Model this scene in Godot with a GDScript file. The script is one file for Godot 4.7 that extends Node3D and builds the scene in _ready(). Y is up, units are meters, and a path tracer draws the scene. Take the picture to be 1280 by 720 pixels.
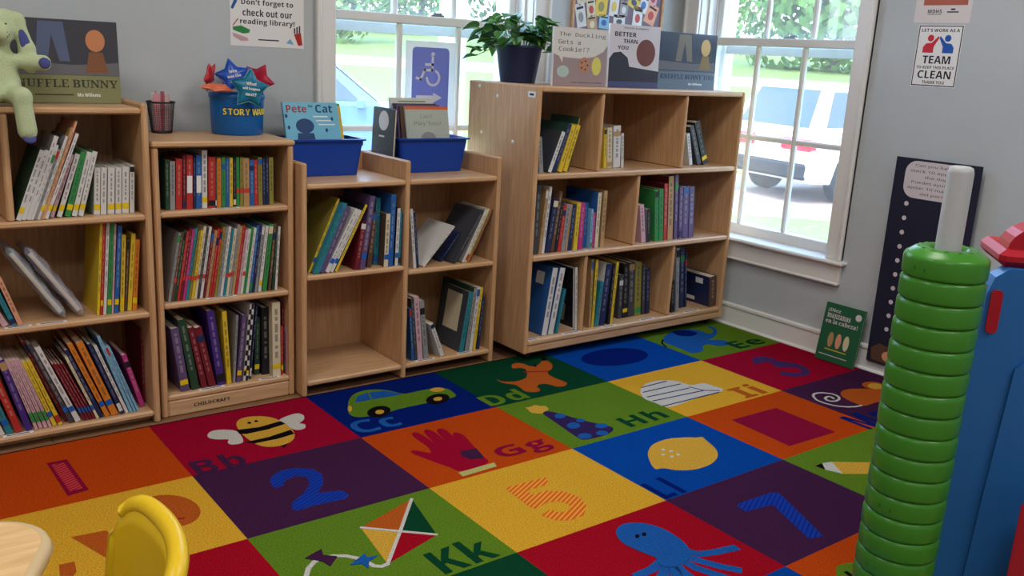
extends Node3D
# Reading corner of a classroom. Metres, y up. One rug cell is 0.52 m wide.

const S := 0.52
const FOCAL := 1152.7                      # in pixels of the 1280x720 photograph
const WALL_Z := -0.78 * S                  # inner face of the back wall
const WALL_X := 6.06 * S                   # inner face of the wall with the second window
const WALL_T := 0.45 * S
const CEIL := 2.62
const ROOM_X0 := -2.6
const ROOM_Z1 := 4.6
const OUT_Y := -0.74                       # ground outside

var cam_pos := Vector3(-0.4488, 2.2732, 5.309) * S
var cam_r: Vector3
var cam_u: Vector3
var cam_f: Vector3
var mats := {}
var used := {}
var rng := RandomNumberGenerator.new()
var font_bold: SystemFont
var font_serif: SystemFont
var font_mono: SystemFont
var font_plain: SystemFont

# ---------------------------------------------------------------- camera maths
func setup_camera_axes():
	var yaw := 0.65974; var pit := -0.2468; var rol := 0.05416
	cam_f = Vector3(sin(yaw) * cos(pit), sin(pit), -cos(yaw) * cos(pit))
	var r := cam_f.cross(Vector3.UP).normalized()
	var u := r.cross(cam_f)
	cam_r = r * cos(rol) + u * sin(rol)
	cam_u = u * cos(rol) - r * sin(rol)
func ray(px: float, py: float) -> Vector3:
	return cam_f + cam_r * (px - 640.0) / FOCAL - cam_u * (py - 360.0) / FOCAL
func on_y(px: float, py: float, h: float) -> Vector3:
	var d := ray(px, py)
	return cam_pos + d * ((h - cam_pos.y) / d.y)
func on_z(px: float, py: float, z: float) -> Vector3:
	var d := ray(px, py)
	return cam_pos + d * ((z - cam_pos.z) / d.z)
func on_x(px: float, py: float, x: float) -> Vector3:
	var d := ray(px, py)
	return cam_pos + d * ((x - cam_pos.x) / d.x)
func to_px(p: Vector3) -> Vector2:
	var d := p - cam_pos
	var z := d.dot(cam_f)
	return Vector2(640.0 + FOCAL * d.dot(cam_r) / z, 360.0 - FOCAL * d.dot(cam_u) / z)
func x_on_line(px: float, h: float, z: float) -> float:   # x of the point of the line (y=h, z) seen in pixel column px
	var x := 1.0
	for k in 6:
		x = on_z(px, to_px(Vector3(x, h, z)).y, z).x
	return x

# ---------------------------------------------------------------- materials
func mat(key: String, col: Color, rough := 0.6) -> StandardMaterial3D:
	if mats.has(key): return mats[key]
	var m := StandardMaterial3D.new()
	m.albedo_color = col; m.roughness = rough
	m.metallic_specular = 0.4
	mats[key] = m
	return m
func c8(r: int, g: int, b: int) -> Color:
	return Color(r / 255.0, g / 255.0, b / 255.0)
func noise_tex(seed_: int, freq: float, lo: Color, hi: Color, size := 256, octaves := 4, normal := false, bump := 4.0) -> NoiseTexture2D:
	var n := FastNoiseLite.new()
	n.seed = seed_; n.frequency = freq; n.fractal_octaves = octaves
	n.noise_type = FastNoiseLite.TYPE_SIMPLEX_SMOOTH
	var t := NoiseTexture2D.new()
	t.width = size; t.height = size; t.seamless = true; t.noise = n
	if normal:
		t.as_normal_map = true; t.bump_strength = bump
	else:
		var g := Gradient.new()
		g.set_color(0, lo); g.set_color(1, hi)
		t.color_ramp = g
	return t
func tri_mat(key: String, col: Color, rough: float, tex: Texture2D, scale: Vector3, nrm: Texture2D = null, nscale := 0.5, world := false) -> StandardMaterial3D:
	if mats.has(key): return mats[key]
	var m := mat(key, col, rough)
	m.uv1_triplanar = true
	m.uv1_world_triplanar = world
	m.uv1_scale = scale
	if tex: m.albedo_texture = tex
	if nrm:
		m.normal_enabled = true; m.normal_texture = nrm; m.normal_scale = nscale
	return m

# ---------------------------------------------------------------- mesh helpers
func new_st() -> SurfaceTool:
	var st := SurfaceTool.new()
	st.begin(Mesh.PRIMITIVE_TRIANGLES)
	st.set_smooth_group(-1)
	return st
func tri_out(st: SurfaceTool, ctr: Vector3, a: Vector3, b: Vector3, c: Vector3):
	var n := (a - c).cross(a - b)
	if n.dot((a + b + c) / 3.0 - ctr) < 0.0:
		st.add_vertex(a); st.add_vertex(c); st.add_vertex(b)
	else:
		st.add_vertex(a); st.add_vertex(b); st.add_vertex(c)
func quad_out(st: SurfaceTool, ctr: Vector3, a: Vector3, b: Vector3, c: Vector3, d: Vector3):
	tri_out(st, ctr, a, b, c); tri_out(st, ctr, a, c, d)
func quad(st: SurfaceTool, a: Vector3, b: Vector3, c: Vector3, d: Vector3):
	for v in [a, b, c, a, c, d]: st.add_vertex(v)
func add_box(st: SurfaceTool, lo: Vector3, hi: Vector3, xf := Transform3D.IDENTITY):
	var p := []
	for k in 8:
		p.append(xf * Vector3(hi.x if k & 1 else lo.x, hi.y if k & 2 else lo.y, hi.z if k & 4 else lo.z))
	var c := xf * ((lo + hi) * 0.5)
	for f in [[0, 1, 3, 2], [4, 5, 7, 6], [0, 1, 5, 4], [2, 3, 7, 6], [0, 2, 6, 4], [1, 3, 7, 5]]:
		quad_out(st, c, p[f[0]], p[f[1]], p[f[2]], p[f[3]])
func add_bevel(st: SurfaceTool, lo: Vector3, hi: Vector3, b: float, xf := Transform3D.IDENTITY):
	# a box with chamfered edges
	var c := (lo + hi) * 0.5
	var h := (hi - lo) * 0.5
	b = minf(b, minf(h.x, minf(h.y, h.z)) * 0.9)
	var cc := xf * c
	var pt := func(sx, sy, sz, ax):
		var v := Vector3(h.x * sx, h.y * sy, h.z * sz)
		if ax != 0: v.x -= b * sx
		if ax != 1: v.y -= b * sy
		if ax != 2: v.z -= b * sz
		return xf * (c + v)
	for ax in 3:
		for s in [-1, 1]:
			var q := []
			for e in [[-1, -1], [1, -1], [1, 1], [-1, 1]]:
				var sg := [e[0], e[1]]
				sg.insert(ax, s)
				q.append(pt.call(sg[0], sg[1], sg[2], ax))
			quad_out(st, cc, q[0], q[1], q[2], q[3])
	for ax in 3:   # edges along ax
		var o1 := (ax + 1) % 3
		var o2 := (ax + 2) % 3
		for s1 in [-1, 1]:
			for s2 in [-1, 1]:
				var sa := [0, 0, 0]; sa[ax] = -1; sa[o1] = s1; sa[o2] = s2
				var sb := sa.duplicate(); sb[ax] = 1
				quad_out(st, cc, pt.call(sa[0], sa[1], sa[2], o1), pt.call(sb[0], sb[1], sb[2], o1), pt.call(sb[0], sb[1], sb[2], o2), pt.call(sa[0], sa[1], sa[2], o2))
	for sx in [-1, 1]:
		for sy in [-1, 1]:
			for sz in [-1, 1]:
				tri_out(st, cc, pt.call(sx, sy, sz, 0), pt.call(sx, sy, sz, 1), pt.call(sx, sy, sz, 2))
func add_lathe(st: SurfaceTool, prof: Array, seg := 32, at := Vector3.ZERO, sx := 1.0, sz := 1.0, smooth := true):
	# prof: Vector2(radius, height), from the bottom outside upward; spins about y
	if smooth: st.set_smooth_group(1)
	for k in seg:
		var a0 := TAU * k / seg
		var a1 := TAU * (k + 1) / seg
		for i in prof.size() - 1:
			var p: Vector2 = prof[i]; var q: Vector2 = prof[i + 1]
			var v := []
			for e in [[p, a0], [p, a1], [q, a1], [q, a0]]:
				var r: Vector2 = e[0]
				v.append(at + Vector3(cos(e[1]) * r.x * sx, r.y, sin(e[1]) * r.x * sz))
			if p.x > 1e-6: st.add_vertex(v[0]); st.add_vertex(v[1]); st.add_vertex(v[2])
			if q.x > 1e-6: st.add_vertex(v[0]); st.add_vertex(v[2]); st.add_vertex(v[3])
	st.set_smooth_group(-1)
func add_tube(st: SurfaceTool, pts: Array, rad: float, seg := 8, rad_end := -1.0):
	if rad_end < 0.0: rad_end = rad
	st.set_smooth_group(1)
	var rings := []
	for i in pts.size():
		var t: Vector3 = (pts[mini(i + 1, pts.size() - 1)] - pts[maxi(i - 1, 0)]).normalized()
		var s := t.cross(Vector3.UP if absf(t.y) < 0.9 else Vector3.RIGHT).normalized()
		var w := s.cross(t)
		var ring := []
		var r := lerpf(rad, rad_end, float(i) / maxf(1, pts.size() - 1))
		for k in seg:
			ring.append(pts[i] + s * cos(TAU * k / seg) * r + w * sin(TAU * k / seg) * r)
		rings.append(ring)
	for i in rings.size() - 1:
		var ctr: Vector3 = (pts[i] + pts[i + 1]) * 0.5
		for k in seg:
			var k2 := (k + 1) % seg
			quad_out(st, ctr, rings[i][k], rings[i][k2], rings[i + 1][k2], rings[i + 1][k])
	st.set_smooth_group(-1)
	for e in [0, rings.size() - 1]:
		var ctr2: Vector3 = pts[1] if e == 0 else pts[e - 1]
		for k in range(1, seg - 1):
			tri_out(st, ctr2, rings[e][0], rings[e][k], rings[e][k + 1])
func add_prism(st: SurfaceTool, poly: PackedVector2Array, z0: float, z1: float, xf := Transform3D.IDENTITY, back := true):
	# polygon in local xy, extruded from z0 to z1 (z1 is the front)
	if Geometry2D.is_polygon_clockwise(poly):
		poly = poly.duplicate(); poly.reverse()
	var idx := Geometry2D.triangulate_polygon(poly)
	for i in range(0, idx.size(), 3):
		var t := [poly[idx[i]], poly[idx[i + 1]], poly[idx[i + 2]]]
		if Geometry2D.is_polygon_clockwise(PackedVector2Array(t)): t.reverse()
		for k in [0, 2, 1]: st.add_vertex(xf * Vector3(t[k].x, t[k].y, z1))
		if back:
			for k in [0, 1, 2]: st.add_vertex(xf * Vector3(t[k].x, t[k].y, z0))
	for i in poly.size():
		var a := poly[i]; var b := poly[(i + 1) % poly.size()]
		quad(st, xf * Vector3(a.x, a.y, z1), xf * Vector3(b.x, b.y, z1), xf * Vector3(b.x, b.y, z0), xf * Vector3(a.x, a.y, z0))
func ellipse(c: Vector2, rx: float, ry: float, n := 20, rot := 0.0) -> PackedVector2Array:
	var p := PackedVector2Array()
	for k in n: p.append(c + Vector2(cos(TAU * k / n) * rx, sin(TAU * k / n) * ry).rotated(rot))
	return p
func round_rect(w: float, h: float, r: float, n := 5) -> PackedVector2Array:   # centred
	var p := PackedVector2Array()
	for q in 4:
		var c := Vector2((w / 2 - r) * [1, -1, -1, 1][q], (h / 2 - r) * [1, 1, -1, -1][q])
		for k in n + 1: p.append(c + Vector2.from_angle(PI / 2 * (q + float(k) / n)) * r)
	return p
func done(st: SurfaceTool, called: String, m: Material, parent: Node = self) -> MeshInstance3D:
	st.generate_normals()
	var o := MeshInstance3D.new()
	o.mesh = st.commit()
	o.material_override = m
	o.name = numbered(called) if parent == self else called
	o.cast_shadow = GeometryInstance3D.SHADOW_CASTING_SETTING_ON
	parent.add_child(o, true)
	return o
func numbered(called: String) -> String:
	if not used.has(called):
		used[called] = 0
		return called
	used[called] += 1
	return "%s_%03d" % [called, used[called]]
func tag(o: Node, label: String, category := "", group := "", kind := "") -> Node:
	if label != "": o.set_meta("label", label)
	if category != "": o.set_meta("category", category)
	if group != "": o.set_meta("group", group)
	if kind != "": o.set_meta("kind", kind)
	return o
func thing(called: String, label: String, category: String, at := Vector3.ZERO, turn := 0.0, group := "", kind := "") -> Node3D:
	var o := Node3D.new()
	o.name = numbered(called)
	add_child(o)
	o.position = at; o.rotation.y = turn
	tag(o, label, category, group, kind)
	return o
func box_part(called: String, lo: Vector3, hi: Vector3, m: Material, parent: Node, bevel := 0.0) -> MeshInstance3D:
	var st := new_st()
	if bevel > 0.0: add_bevel(st, lo, hi, bevel)
	else: add_box(st, lo, hi)
	return done(st, called, m, parent)
func prism_part(called: String, poly: PackedVector2Array, z0: float, z1: float, m: Material, parent: Node) -> MeshInstance3D:
	var st := new_st()
	add_prism(st, poly, z0, z1)
	return done(st, called, m, parent)
func text_mesh(s: String, font: Font, depth: float) -> TextMesh:
	var t := TextMesh.new()
	t.text = s; t.font = font; t.font_size = 48; t.pixel_size = 0.01; t.depth = depth; t.curve_step = 1.5
	return t
func text_part(called: String, s: String, font: Font, m: Material, parent: Node, mid: Vector2, width: float, height: float, z: float) -> MeshInstance3D:
	# lettering that faces local +z, its box of ink centred on mid; width or height 0 keeps the letters' own shape
	var t := text_mesh(s, font, 0.02)
	var b := t.get_aabb()
	var sx := width / b.size.x if width > 0.0 else height / b.size.y
	var sy := height / b.size.y if height > 0.0 else sx
	var o := MeshInstance3D.new()
	o.mesh = t; o.material_override = m; o.name = called
	parent.add_child(o, true)
	o.scale = Vector3(sx, sy, 0.02)
	o.position = Vector3(mid.x - (b.position.x + b.size.x / 2) * sx, mid.y - (b.position.y + b.size.y / 2) * sy, z)
	return o

# ---------------------------------------------------------------- start
func _ready():
	rng.seed = 7
	setup_camera_axes()
	var cam := Camera3D.new()
	cam.name = "camera"
	cam.transform = Transform3D(Basis(cam_r, cam_u, -cam_f), cam_pos)
	cam.keep_aspect = Camera3D.KEEP_HEIGHT
	cam.fov = rad_to_deg(2.0 * atan(360.0 / FOCAL))
	cam.near = 0.05; cam.far = 400.0
	add_child(cam)
	cam.current = true

	var env := Environment.new()
	var sky := Sky.new()
	var sm := ProceduralSkyMaterial.new()
	sm.sky_top_color = c8(140, 180, 228)
	sm.sky_horizon_color = c8(226, 234, 242)
	sm.ground_bottom_color = c8(120, 122, 110)
	sm.ground_horizon_color = c8(190, 196, 196)
	sm.sky_energy_multiplier = 2.6
	sky.sky_material = sm
	env.background_mode = Environment.BG_SKY
	env.sky = sky
	env.tonemap_mode = Environment.TONE_MAPPER_LINEAR
	env.tonemap_exposure = 1.7
	env.sdfgi_enabled = true; env.ssao_enabled = true; env.ssil_enabled = true
	var we := WorldEnvironment.new()
	we.environment = env
	add_child(we)

	var sun := DirectionalLight3D.new()
	sun.name = "sun"
	sun.light_color = Color(1.0, 0.95, 0.86)
	sun.light_energy = 1.5
	sun.light_angular_distance = 0.6
	sun.shadow_enabled = true
	add_child(sun)
	sun.look_at_from_position(Vector3(-6, 12, 7), Vector3.ZERO)

	font_bold = make_font("Droid Sans", 700)
	font_plain = make_font("Droid Sans", 400)
	font_serif = make_font("Droid Serif", 700)
	font_mono = make_font("Droid Sans Mono", 400)
	make_materials()
	build_room()
	build_ceiling_lights()
	build_windows()
	build_outside()
	build_rug()
	build_bookcases()
	build_book_rows()
	build_bins()
	build_top_things()
	build_plush()
	build_plant()
	build_wall_things()
	build_ring_stacker()
	build_play_stand()
	build_table_and_chair()

func make_font(n: String, w: int) -> SystemFont:
	var f := SystemFont.new()
	f.font_names = PackedStringArray([n])
	f.font_weight = w
	return f

var BOOK_COLORS := {
	"white": c8(206, 204, 202), "cream": c8(208, 196, 166), "grey": c8(140, 140, 142), "tan": c8(176, 140, 96), "brown": c8(92, 66, 52),
	"orange": c8(206, 122, 40), "red": c8(176, 48, 44), "maroon": c8(112, 30, 42), "pink": c8(198, 158, 168), "magenta": c8(180, 52, 122),
	"purple": c8(92, 74, 116), "violet": c8(66, 42, 124), "navy": c8(34, 44, 84), "blue": c8(42, 92, 160), "teal": c8(40, 124, 140),
	"sky blue": c8(120, 172, 204), "green": c8(52, 134, 70), "dark green": c8(36, 66, 50), "olive": c8(136, 128, 58), "yellow": c8(212, 180, 48),
	"black": c8(30, 30, 36), "charcoal": c8(62, 64, 72), "peach": c8(214, 150, 120),
}
func book_mat(c: String) -> StandardMaterial3D:
	return mat("book " + c, BOOK_COLORS[c], 0.42)

func make_materials():
	var grain := noise_tex(11, 0.012, c8(226, 214, 200), c8(255, 255, 255), 512, 5)
	tri_mat("wood_v", c8(208, 167, 126), 0.42, grain, Vector3(9.0, 0.7, 9.0))
	tri_mat("wood_h", c8(210, 172, 134), 0.36, grain, Vector3(0.7, 9.0, 9.0))
	tri_mat("wood_edge", c8(196, 148, 104), 0.5, grain, Vector3(1.0, 14.0, 14.0))
	tri_mat("wood_table", c8(226, 190, 140), 0.35, grain, Vector3(1.0, 9.0, 8.0))
	tri_mat("frame_wood", c8(206, 166, 130), 0.5, grain, Vector3(4.0, 4.0, 4.0))
	var wall_n := noise_tex(5, 0.06, Color.BLACK, Color.WHITE, 256, 3, true, 2.0)
	tri_mat("wall", c8(186, 192, 196), 0.75, noise_tex(3, 0.01, c8(246, 246, 246), c8(255, 255, 255), 256, 3), Vector3(0.6, 0.6, 0.6), wall_n, 0.12, true)
	tri_mat("ceiling", c8(236, 236, 232), 0.9, noise_tex(4, 0.05, c8(240, 240, 240), c8(255, 255, 255), 256, 3), Vector3(1, 1, 1), null, 0.0, true)
	mat("trim", c8(226, 224, 222), 0.38)
	mat("sash", c8(222, 220, 214), 0.4)
	tri_mat("floor", c8(120, 92, 70), 0.5, grain, Vector3(0.8, 4.0, 5.0), null, 0.0, true)
	tri_mat("plank_a", c8(150, 112, 82), 0.4, grain, Vector3(1.0, 5.0, 7.0))
	tri_mat("plank_b", c8(134, 98, 72), 0.4, grain, Vector3(1.0, 5.0, 7.0))
	var gl := mat("glass", Color(0.93, 0.96, 1.0, 0.16), 0.03)
	gl.transparency = BaseMaterial3D.TRANSPARENCY_ALPHA
	mat("paper", c8(228, 226, 226), 0.7)
	mat("pages", c8(216, 204, 180), 0.8)
	mat("ink", c8(44, 44, 52), 0.7)
	mat("dark_ink", c8(24, 26, 34), 0.6)
	mat("sticker_yellow", c8(222, 190, 20), 0.5)
	mat("tape_blue", c8(22, 92, 178), 0.4)
	mat("tape_red", c8(196, 60, 48), 0.4)
	mat("bin_blue", c8(20, 62, 156), 0.35)
	mat("metal", c8(150, 150, 150), 0.35).metallic = 0.8
	mat("rubber", c8(26, 26, 28), 0.7)
	mat("black_metal", c8(24, 24, 28), 0.45)
	# rug pile
	var pile := noise_tex(21, 0.075, c8(172, 172, 172), c8(255, 255, 255), 512, 4)
	var pile_n := noise_tex(22, 0.22, Color.BLACK, Color.WHITE, 512, 3, true, 6.0)
	var rug_cols := {
		"orange": c8(206, 76, 20), "crimson": c8(170, 16, 50), "navy": c8(10, 34, 116), "dark green": c8(16, 70, 44), "blue": c8(12, 76, 168), "green": c8(104, 140, 38),
		"yellow": c8(240, 180, 52), "purple": c8(74, 36, 72), "red": c8(176, 18, 38), "black": c8(24, 20, 24), "white": c8(224, 218, 208), "gold": c8(232, 178, 66), "deep blue": c8(24, 52, 140),
		"mid blue": c8(36, 98, 178), "burnt": c8(200, 96, 36), "pale": c8(206, 198, 120), "violet": c8(58, 40, 92), "ruby": c8(150, 20, 60),
	}
	for k in rug_cols:
		tri_mat("rug " + k, rug_cols[k], 0.95, pile, Vector3(5, 5, 5), pile_n, 0.5, true).metallic_specular = 0.06
	for e in [["hatch crimson", "ruby", "burnt"], ["hatch navy", "deep blue", "navy"], ["hatch orange", "burnt", "gold"], ["hatch violet", "violet", "purple"]]:
		var im := Image.create(64, 64, true, Image.FORMAT_RGB8)
		for y in 64:
			for x in 64:
				var on := posmod(x + y * 2, 32) < 11
				var a: Color = rug_cols[e[1]]; var b: Color = rug_cols[e[2]]
				im.set_pixel(x, y, a.lerp(b, 0.75) if on else a)
		im.generate_mipmaps()
		tri_mat("rug " + e[0], Color.WHITE, 0.95, ImageTexture.create_from_image(im), Vector3(18, 18, 18), pile_n, 0.2, true).metallic_specular = 0.06

# ---------------------------------------------------------------- the room
func wall_with_hole(called: String, along0: float, along1: float, h0: float, h1: float, on_back: bool, label: String) -> MeshInstance3D:
	# the wall lies along x (back wall) or along z (side wall); the hole is the window opening
	var st := new_st()
	var y0 := -0.9; var y1 := CEIL + 0.3
	if on_back:
		var a := ROOM_X0 - WALL_T; var b := WALL_X + WALL_T
		for e in [[a, along0, y0, y1], [along1, b, y0, y1], [along0, along1, y0, h0], [along0, along1, h1, y1]]:
			add_box(st, Vector3(e[0], e[2], WALL_Z - WALL_T), Vector3(e[1], e[3], WALL_Z))
	else:
		var a := WALL_Z; var b := ROOM_Z1 + WALL_T
		for e in [[a, along0, y0, y1], [along1, b, y0, y1], [along0, along1, y0, h0], [along0, along1, h1, y1]]:
			add_box(st, Vector3(WALL_X, e[2], e[0]), Vector3(WALL_X + WALL_T, e[3], e[1]))
	var o := done(st, called, mats["wall"])
	tag(o, label, "", "", "structure")
	return o

const W1 := [2.58, 4.34]      # opening of window 1 along x, in cells
const W2 := [-0.55, 1.06]     # opening of window 2 along z
const SILL := 0.82
const HEAD := 4.08

func build_room():
	wall_with_hole("wall_back", W1[0] * S, W1[1] * S, SILL * S - 0.02, HEAD * S, true, "pale blue grey painted wall behind the bookcases")
	wall_with_hole("wall_side", W2[0] * S, W2[1] * S, SILL * S - 0.02, HEAD * S, false, "pale blue grey painted wall with the posters")
	var st := new_st()
	add_box(st, Vector3(ROOM_X0 - WALL_T, -0.9, WALL_Z), Vector3(ROOM_X0, CEIL + 0.3, ROOM_Z1 + WALL_T))
	tag(done(st, "wall_far", mats["wall"]), "pale blue grey painted wall across the room", "", "", "structure")
	st = new_st()
	add_box(st, Vector3(ROOM_X0, -0.9, ROOM_Z1), Vector3(WALL_X, CEIL + 0.3, ROOM_Z1 + WALL_T))
	tag(done(st, "wall_front", mats["wall"]), "pale blue grey painted wall facing the bookcases", "", "", "structure")
	st = new_st()
	add_box(st, Vector3(ROOM_X0, CEIL, WALL_Z), Vector3(WALL_X, CEIL + 0.3, ROOM_Z1))
	tag(done(st, "ceiling", mats["ceiling"]), "white painted ceiling of the classroom", "", "", "structure")
	var fl := thing("floor", "brown wood plank floor under the rug and bookcases", "", Vector3.ZERO, 0.0, "", "structure")
	box_part("subfloor", Vector3(ROOM_X0, -0.9, WALL_Z), Vector3(WALL_X, -0.006, ROOM_Z1), mats["floor"], fl)
	var pl := [new_st(), new_st()]
	for row in 42:
		var z0 := WALL_Z + row * 0.12
		if z0 > ROOM_Z1: break
		var x := ROOM_X0 - (row * 0.37 - floorf(row * 0.37 / 0.9) * 0.9)
		while x < WALL_X:
			var a := maxf(x, ROOM_X0); var b := minf(x + 0.9, WALL_X)
			var near: bool = row < 5 and b > -0.2 and a < 2.3
			var k := (row * 3 + int(round(x * 7))) & 1
			if near:
				box_part("plank", Vector3(a + 0.0008, -0.006, z0 + 0.0008), Vector3(b - 0.0008, 0.0, z0 + 0.1192), mats["plank_a" if k else "plank_b"], fl, 0.001)
			elif b - a > 0.01:
				add_box(pl[k], Vector3(a + 0.0008, -0.006, z0 + 0.0008), Vector3(b - 0.0008, 0.0, minf(z0 + 0.1192, ROOM_Z1)))
			x += 0.9
	tag(done(pl[0], "plank_rows", mats["plank_b"], fl), "", "", "", "stuff")
	tag(done(pl[1], "plank_rows", mats["plank_a"], fl), "", "", "", "stuff")
	# baseboards
	var bs := thing("baseboard_side", "white moulded baseboard under the window with the posters", "", Vector3.ZERO, 0.0, "", "structure")
	box_part("board", Vector3(WALL_X - 0.014, 0.0, WALL_Z), Vector3(WALL_X, 0.1, ROOM_Z1), mats["trim"], bs, 0.002)
	box_part("cap", Vector3(WALL_X - 0.02, 0.094, WALL_Z), Vector3(WALL_X, 0.116, ROOM_Z1), mats["trim"], bs, 0.006)
	box_part("shoe", Vector3(WALL_X - 0.028, 0.0, WALL_Z), Vector3(WALL_X - 0.012, 0.022, ROOM_Z1), mats["trim"], bs, 0.007)
	var bb := thing("baseboard_back", "white baseboard behind the bookcases", "", Vector3.ZERO, 0.0, "", "structure")
	box_part("board", Vector3(ROOM_X0, 0.0, WALL_Z), Vector3(WALL_X - 0.03, 0.1, WALL_Z + 0.008), mats["trim"], bb, 0.002)

func build_ceiling_lights():
	var em := mat("lamp_panel", Color(1, 1, 1), 0.6)
	em.emission_enabled = true; em.emission = Color(1.0, 0.985, 0.96); em.emission_energy_multiplier = 1.2
	for p in [Vector3(-0.6, CEIL, 1.2), Vector3(1.6, CEIL, 1.4), Vector3(-0.6, CEIL, 3.4), Vector3(1.6, CEIL, 3.4)]:
		var t := thing("ceiling_light", "flat white ceiling light panel in a slim frame", "ceiling light", p, 0.0, "ceiling light panels")
		box_part("frame", Vector3(-0.62, -0.025, -0.32), Vector3(0.62, 0.0, 0.32), mats["trim"], t, 0.004)
		box_part("light_diffuser", Vector3(-0.59, -0.028, -0.29), Vector3(0.59, -0.024, 0.29), em, t)
		var l := AreaLight3D.new()
		l.name = "panel_light"
		l.area_size = Vector2(1.16, 0.56)
		l.light_color = Color(1.0, 0.985, 0.96)
		l.light_energy = 1.15
		l.area_normalize_energy = true
		l.area_range = 12.0
		l.shadow_enabled = true
		t.add_child(l)
		l.position = Vector3(0, -0.034, 0)
		l.rotation.x = -PI / 2

# ---------------------------------------------------------------- windows
func build_windows():
	# built in a local frame: x across the opening, y up, +z into the room, z = 0 on the inner wall face
	var a := thing("window_1", "white sash window behind the blue book bins", "", Vector3(0, 0, WALL_Z), 0.0, "", "structure")
	sash_window(a, W1[0] * S, W1[1] * S)
	var b := thing("window_2", "white sash window beside the wheeled bookcase", "", Vector3(WALL_X, 0, 0), -PI / 2, "", "structure")
	sash_window(b, W2[0] * S, W2[1] * S)
func sash_window(w: Node3D, x0: float, x1: float):
	var y0 := SILL * S; var y1 := HEAD * S
	var cw := 0.15 * S
	var tm: Material = mats["trim"]; var sm: Material = mats["sash"]
	# casing with a raised back band
	for e in [[x0 - cw, x0], [x1, x1 + cw]]:
		var c := box_part("casing", Vector3(e[0], y0, 0), Vector3(e[1], y1 + cw, 0.018), tm, w, 0.003)
		var ox: float = e[0] if e[0] < x0 else e[1] - 0.016
		box_part("back_band", Vector3(ox, y0, 0.0), Vector3(ox + 0.016, y1 + cw, 0.03), tm, c, 0.004)
	box_part("casing", Vector3(x0, y1, 0), Vector3(x1, y1 + cw, 0.018), tm, w, 0.003)
	# jamb lining with stops
	for s in [0, 1]:
		var jx: float = x0 if s == 0 else x1
		var d := 1.0 if s == 0 else -1.0
		for e in [[0.004, -WALL_T, 0.0], [0.014, -0.062, -0.045], [0.012, -0.125, -0.1], [0.024, -WALL_T, -0.17]]:
			box_part("jamb", Vector3(minf(jx, jx + d * e[0]), y0, e[1]), Vector3(maxf(jx, jx + d * e[0]), y1, e[2]), tm, w)
	box_part("jamb", Vector3(x0, y1 - 0.012, -WALL_T), Vector3(x1, y1, 0), tm, w)
	# stool, apron
	box_part("sill", Vector3(x0 - cw - 0.02, y0 - 0.018, -0.075), Vector3(x1 + cw + 0.02, y0, 0.045), tm, w, 0.006)
	box_part("outer_sill", Vector3(x0, y0 - 0.05, -WALL_T - 0.04), Vector3(x1, y0 - 0.01, -0.07), tm, w, 0.004)
	var ap := box_part("apron", Vector3(x0 - cw, y0 - 0.018 - 0.082, 0), Vector3(x1 + cw, y0 - 0.018, 0.02), tm, w, 0.003)
	box_part("apron_bead", Vector3(x0 - cw, y0 - 0.106, 0), Vector3(x1 + cw, y0 - 0.092, 0.026), tm, ap, 0.005)
	# two sashes, each three panes wide and two high
	var meet := 2.495 * S
	for e in [["lower", -0.1, -0.066, y0, meet + 0.018, 0.047, 0.036], ["upper", -0.142, -0.108, meet - 0.018, y1 - 0.012, 0.036, 0.04]]:
		var za: float = e[1]; var zb: float = e[2]; var ya: float = e[3]; var yb: float = e[4]
		var a0 := x0 + 0.012; var a1 := x1 - 0.012
		var sw := 0.032
		var sh := Node3D.new(); sh.name = "sash"; w.add_child(sh, true)
		box_part("stile", Vector3(a0, ya, za), Vector3(a0 + sw, yb, zb), sm, sh, 0.004)
		box_part("stile", Vector3(a1 - sw, ya, za), Vector3(a1, yb, zb), sm, sh, 0.004)
		box_part("rail", Vector3(a0 + sw, ya, za), Vector3(a1 - sw, ya + e[5], zb), sm, sh, 0.004)
		box_part("rail", Vector3(a0 + sw, yb - e[6], za), Vector3(a1 - sw, yb, zb), sm, sh, 0.004)
		var gx0 := a0 + sw; var gx1 := a1 - sw
		var gy0: float = ya + e[5]; var gy1: float = yb - e[6]
		var mw := 0.024
		for k in [1, 2]:
			var mx := lerpf(gx0, gx1, k / 3.0)
			box_part("muntin", Vector3(mx - mw / 2, gy0, za + 0.006), Vector3(mx + mw / 2, gy1, zb - 0.004), sm, sh, 0.006)
		var my := (gy0 + gy1) / 2
		for k in 3:
			var ma := lerpf(gx0, gx1, k / 3.0) + (mw / 2 if k > 0 else 0.0)
			var mb := lerpf(gx0, gx1, (k + 1) / 3.0) - (mw / 2 if k < 2 else 0.0)
			box_part("muntin", Vector3(ma, my - mw / 2, za + 0.006), Vector3(mb, my + mw / 2, zb - 0.004), sm, sh, 0.006)
			for r in 2:
				var p0 := gy0 if r == 0 else my + mw / 2
				var p1 := my - mw / 2 if r == 0 else gy1
				box_part("pane", Vector3(ma, p0, (za + zb) / 2 - 0.0015), Vector3(mb, p1, (za + zb) / 2 + 0.0015), mats["glass"], sh)
	# sash lock and the storm window outside
	var st := new_st()
	var mx2 := (x0 + x1) / 2 + (x1 - x0) * 0.04
	add_bevel(st, Vector3(mx2 - 0.03, meet + 0.018, -0.095), Vector3(mx2 + 0.03, meet + 0.026, -0.075), 0.003)
	add_bevel(st, Vector3(mx2 - 0.012, meet + 0.024, -0.105), Vector3(mx2 + 0.03, meet + 0.034, -0.09), 0.004)
	done(st, "latch", mats["metal"], w)
	var sf := mat("storm_frame", c8(190, 192, 192), 0.5)
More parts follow.
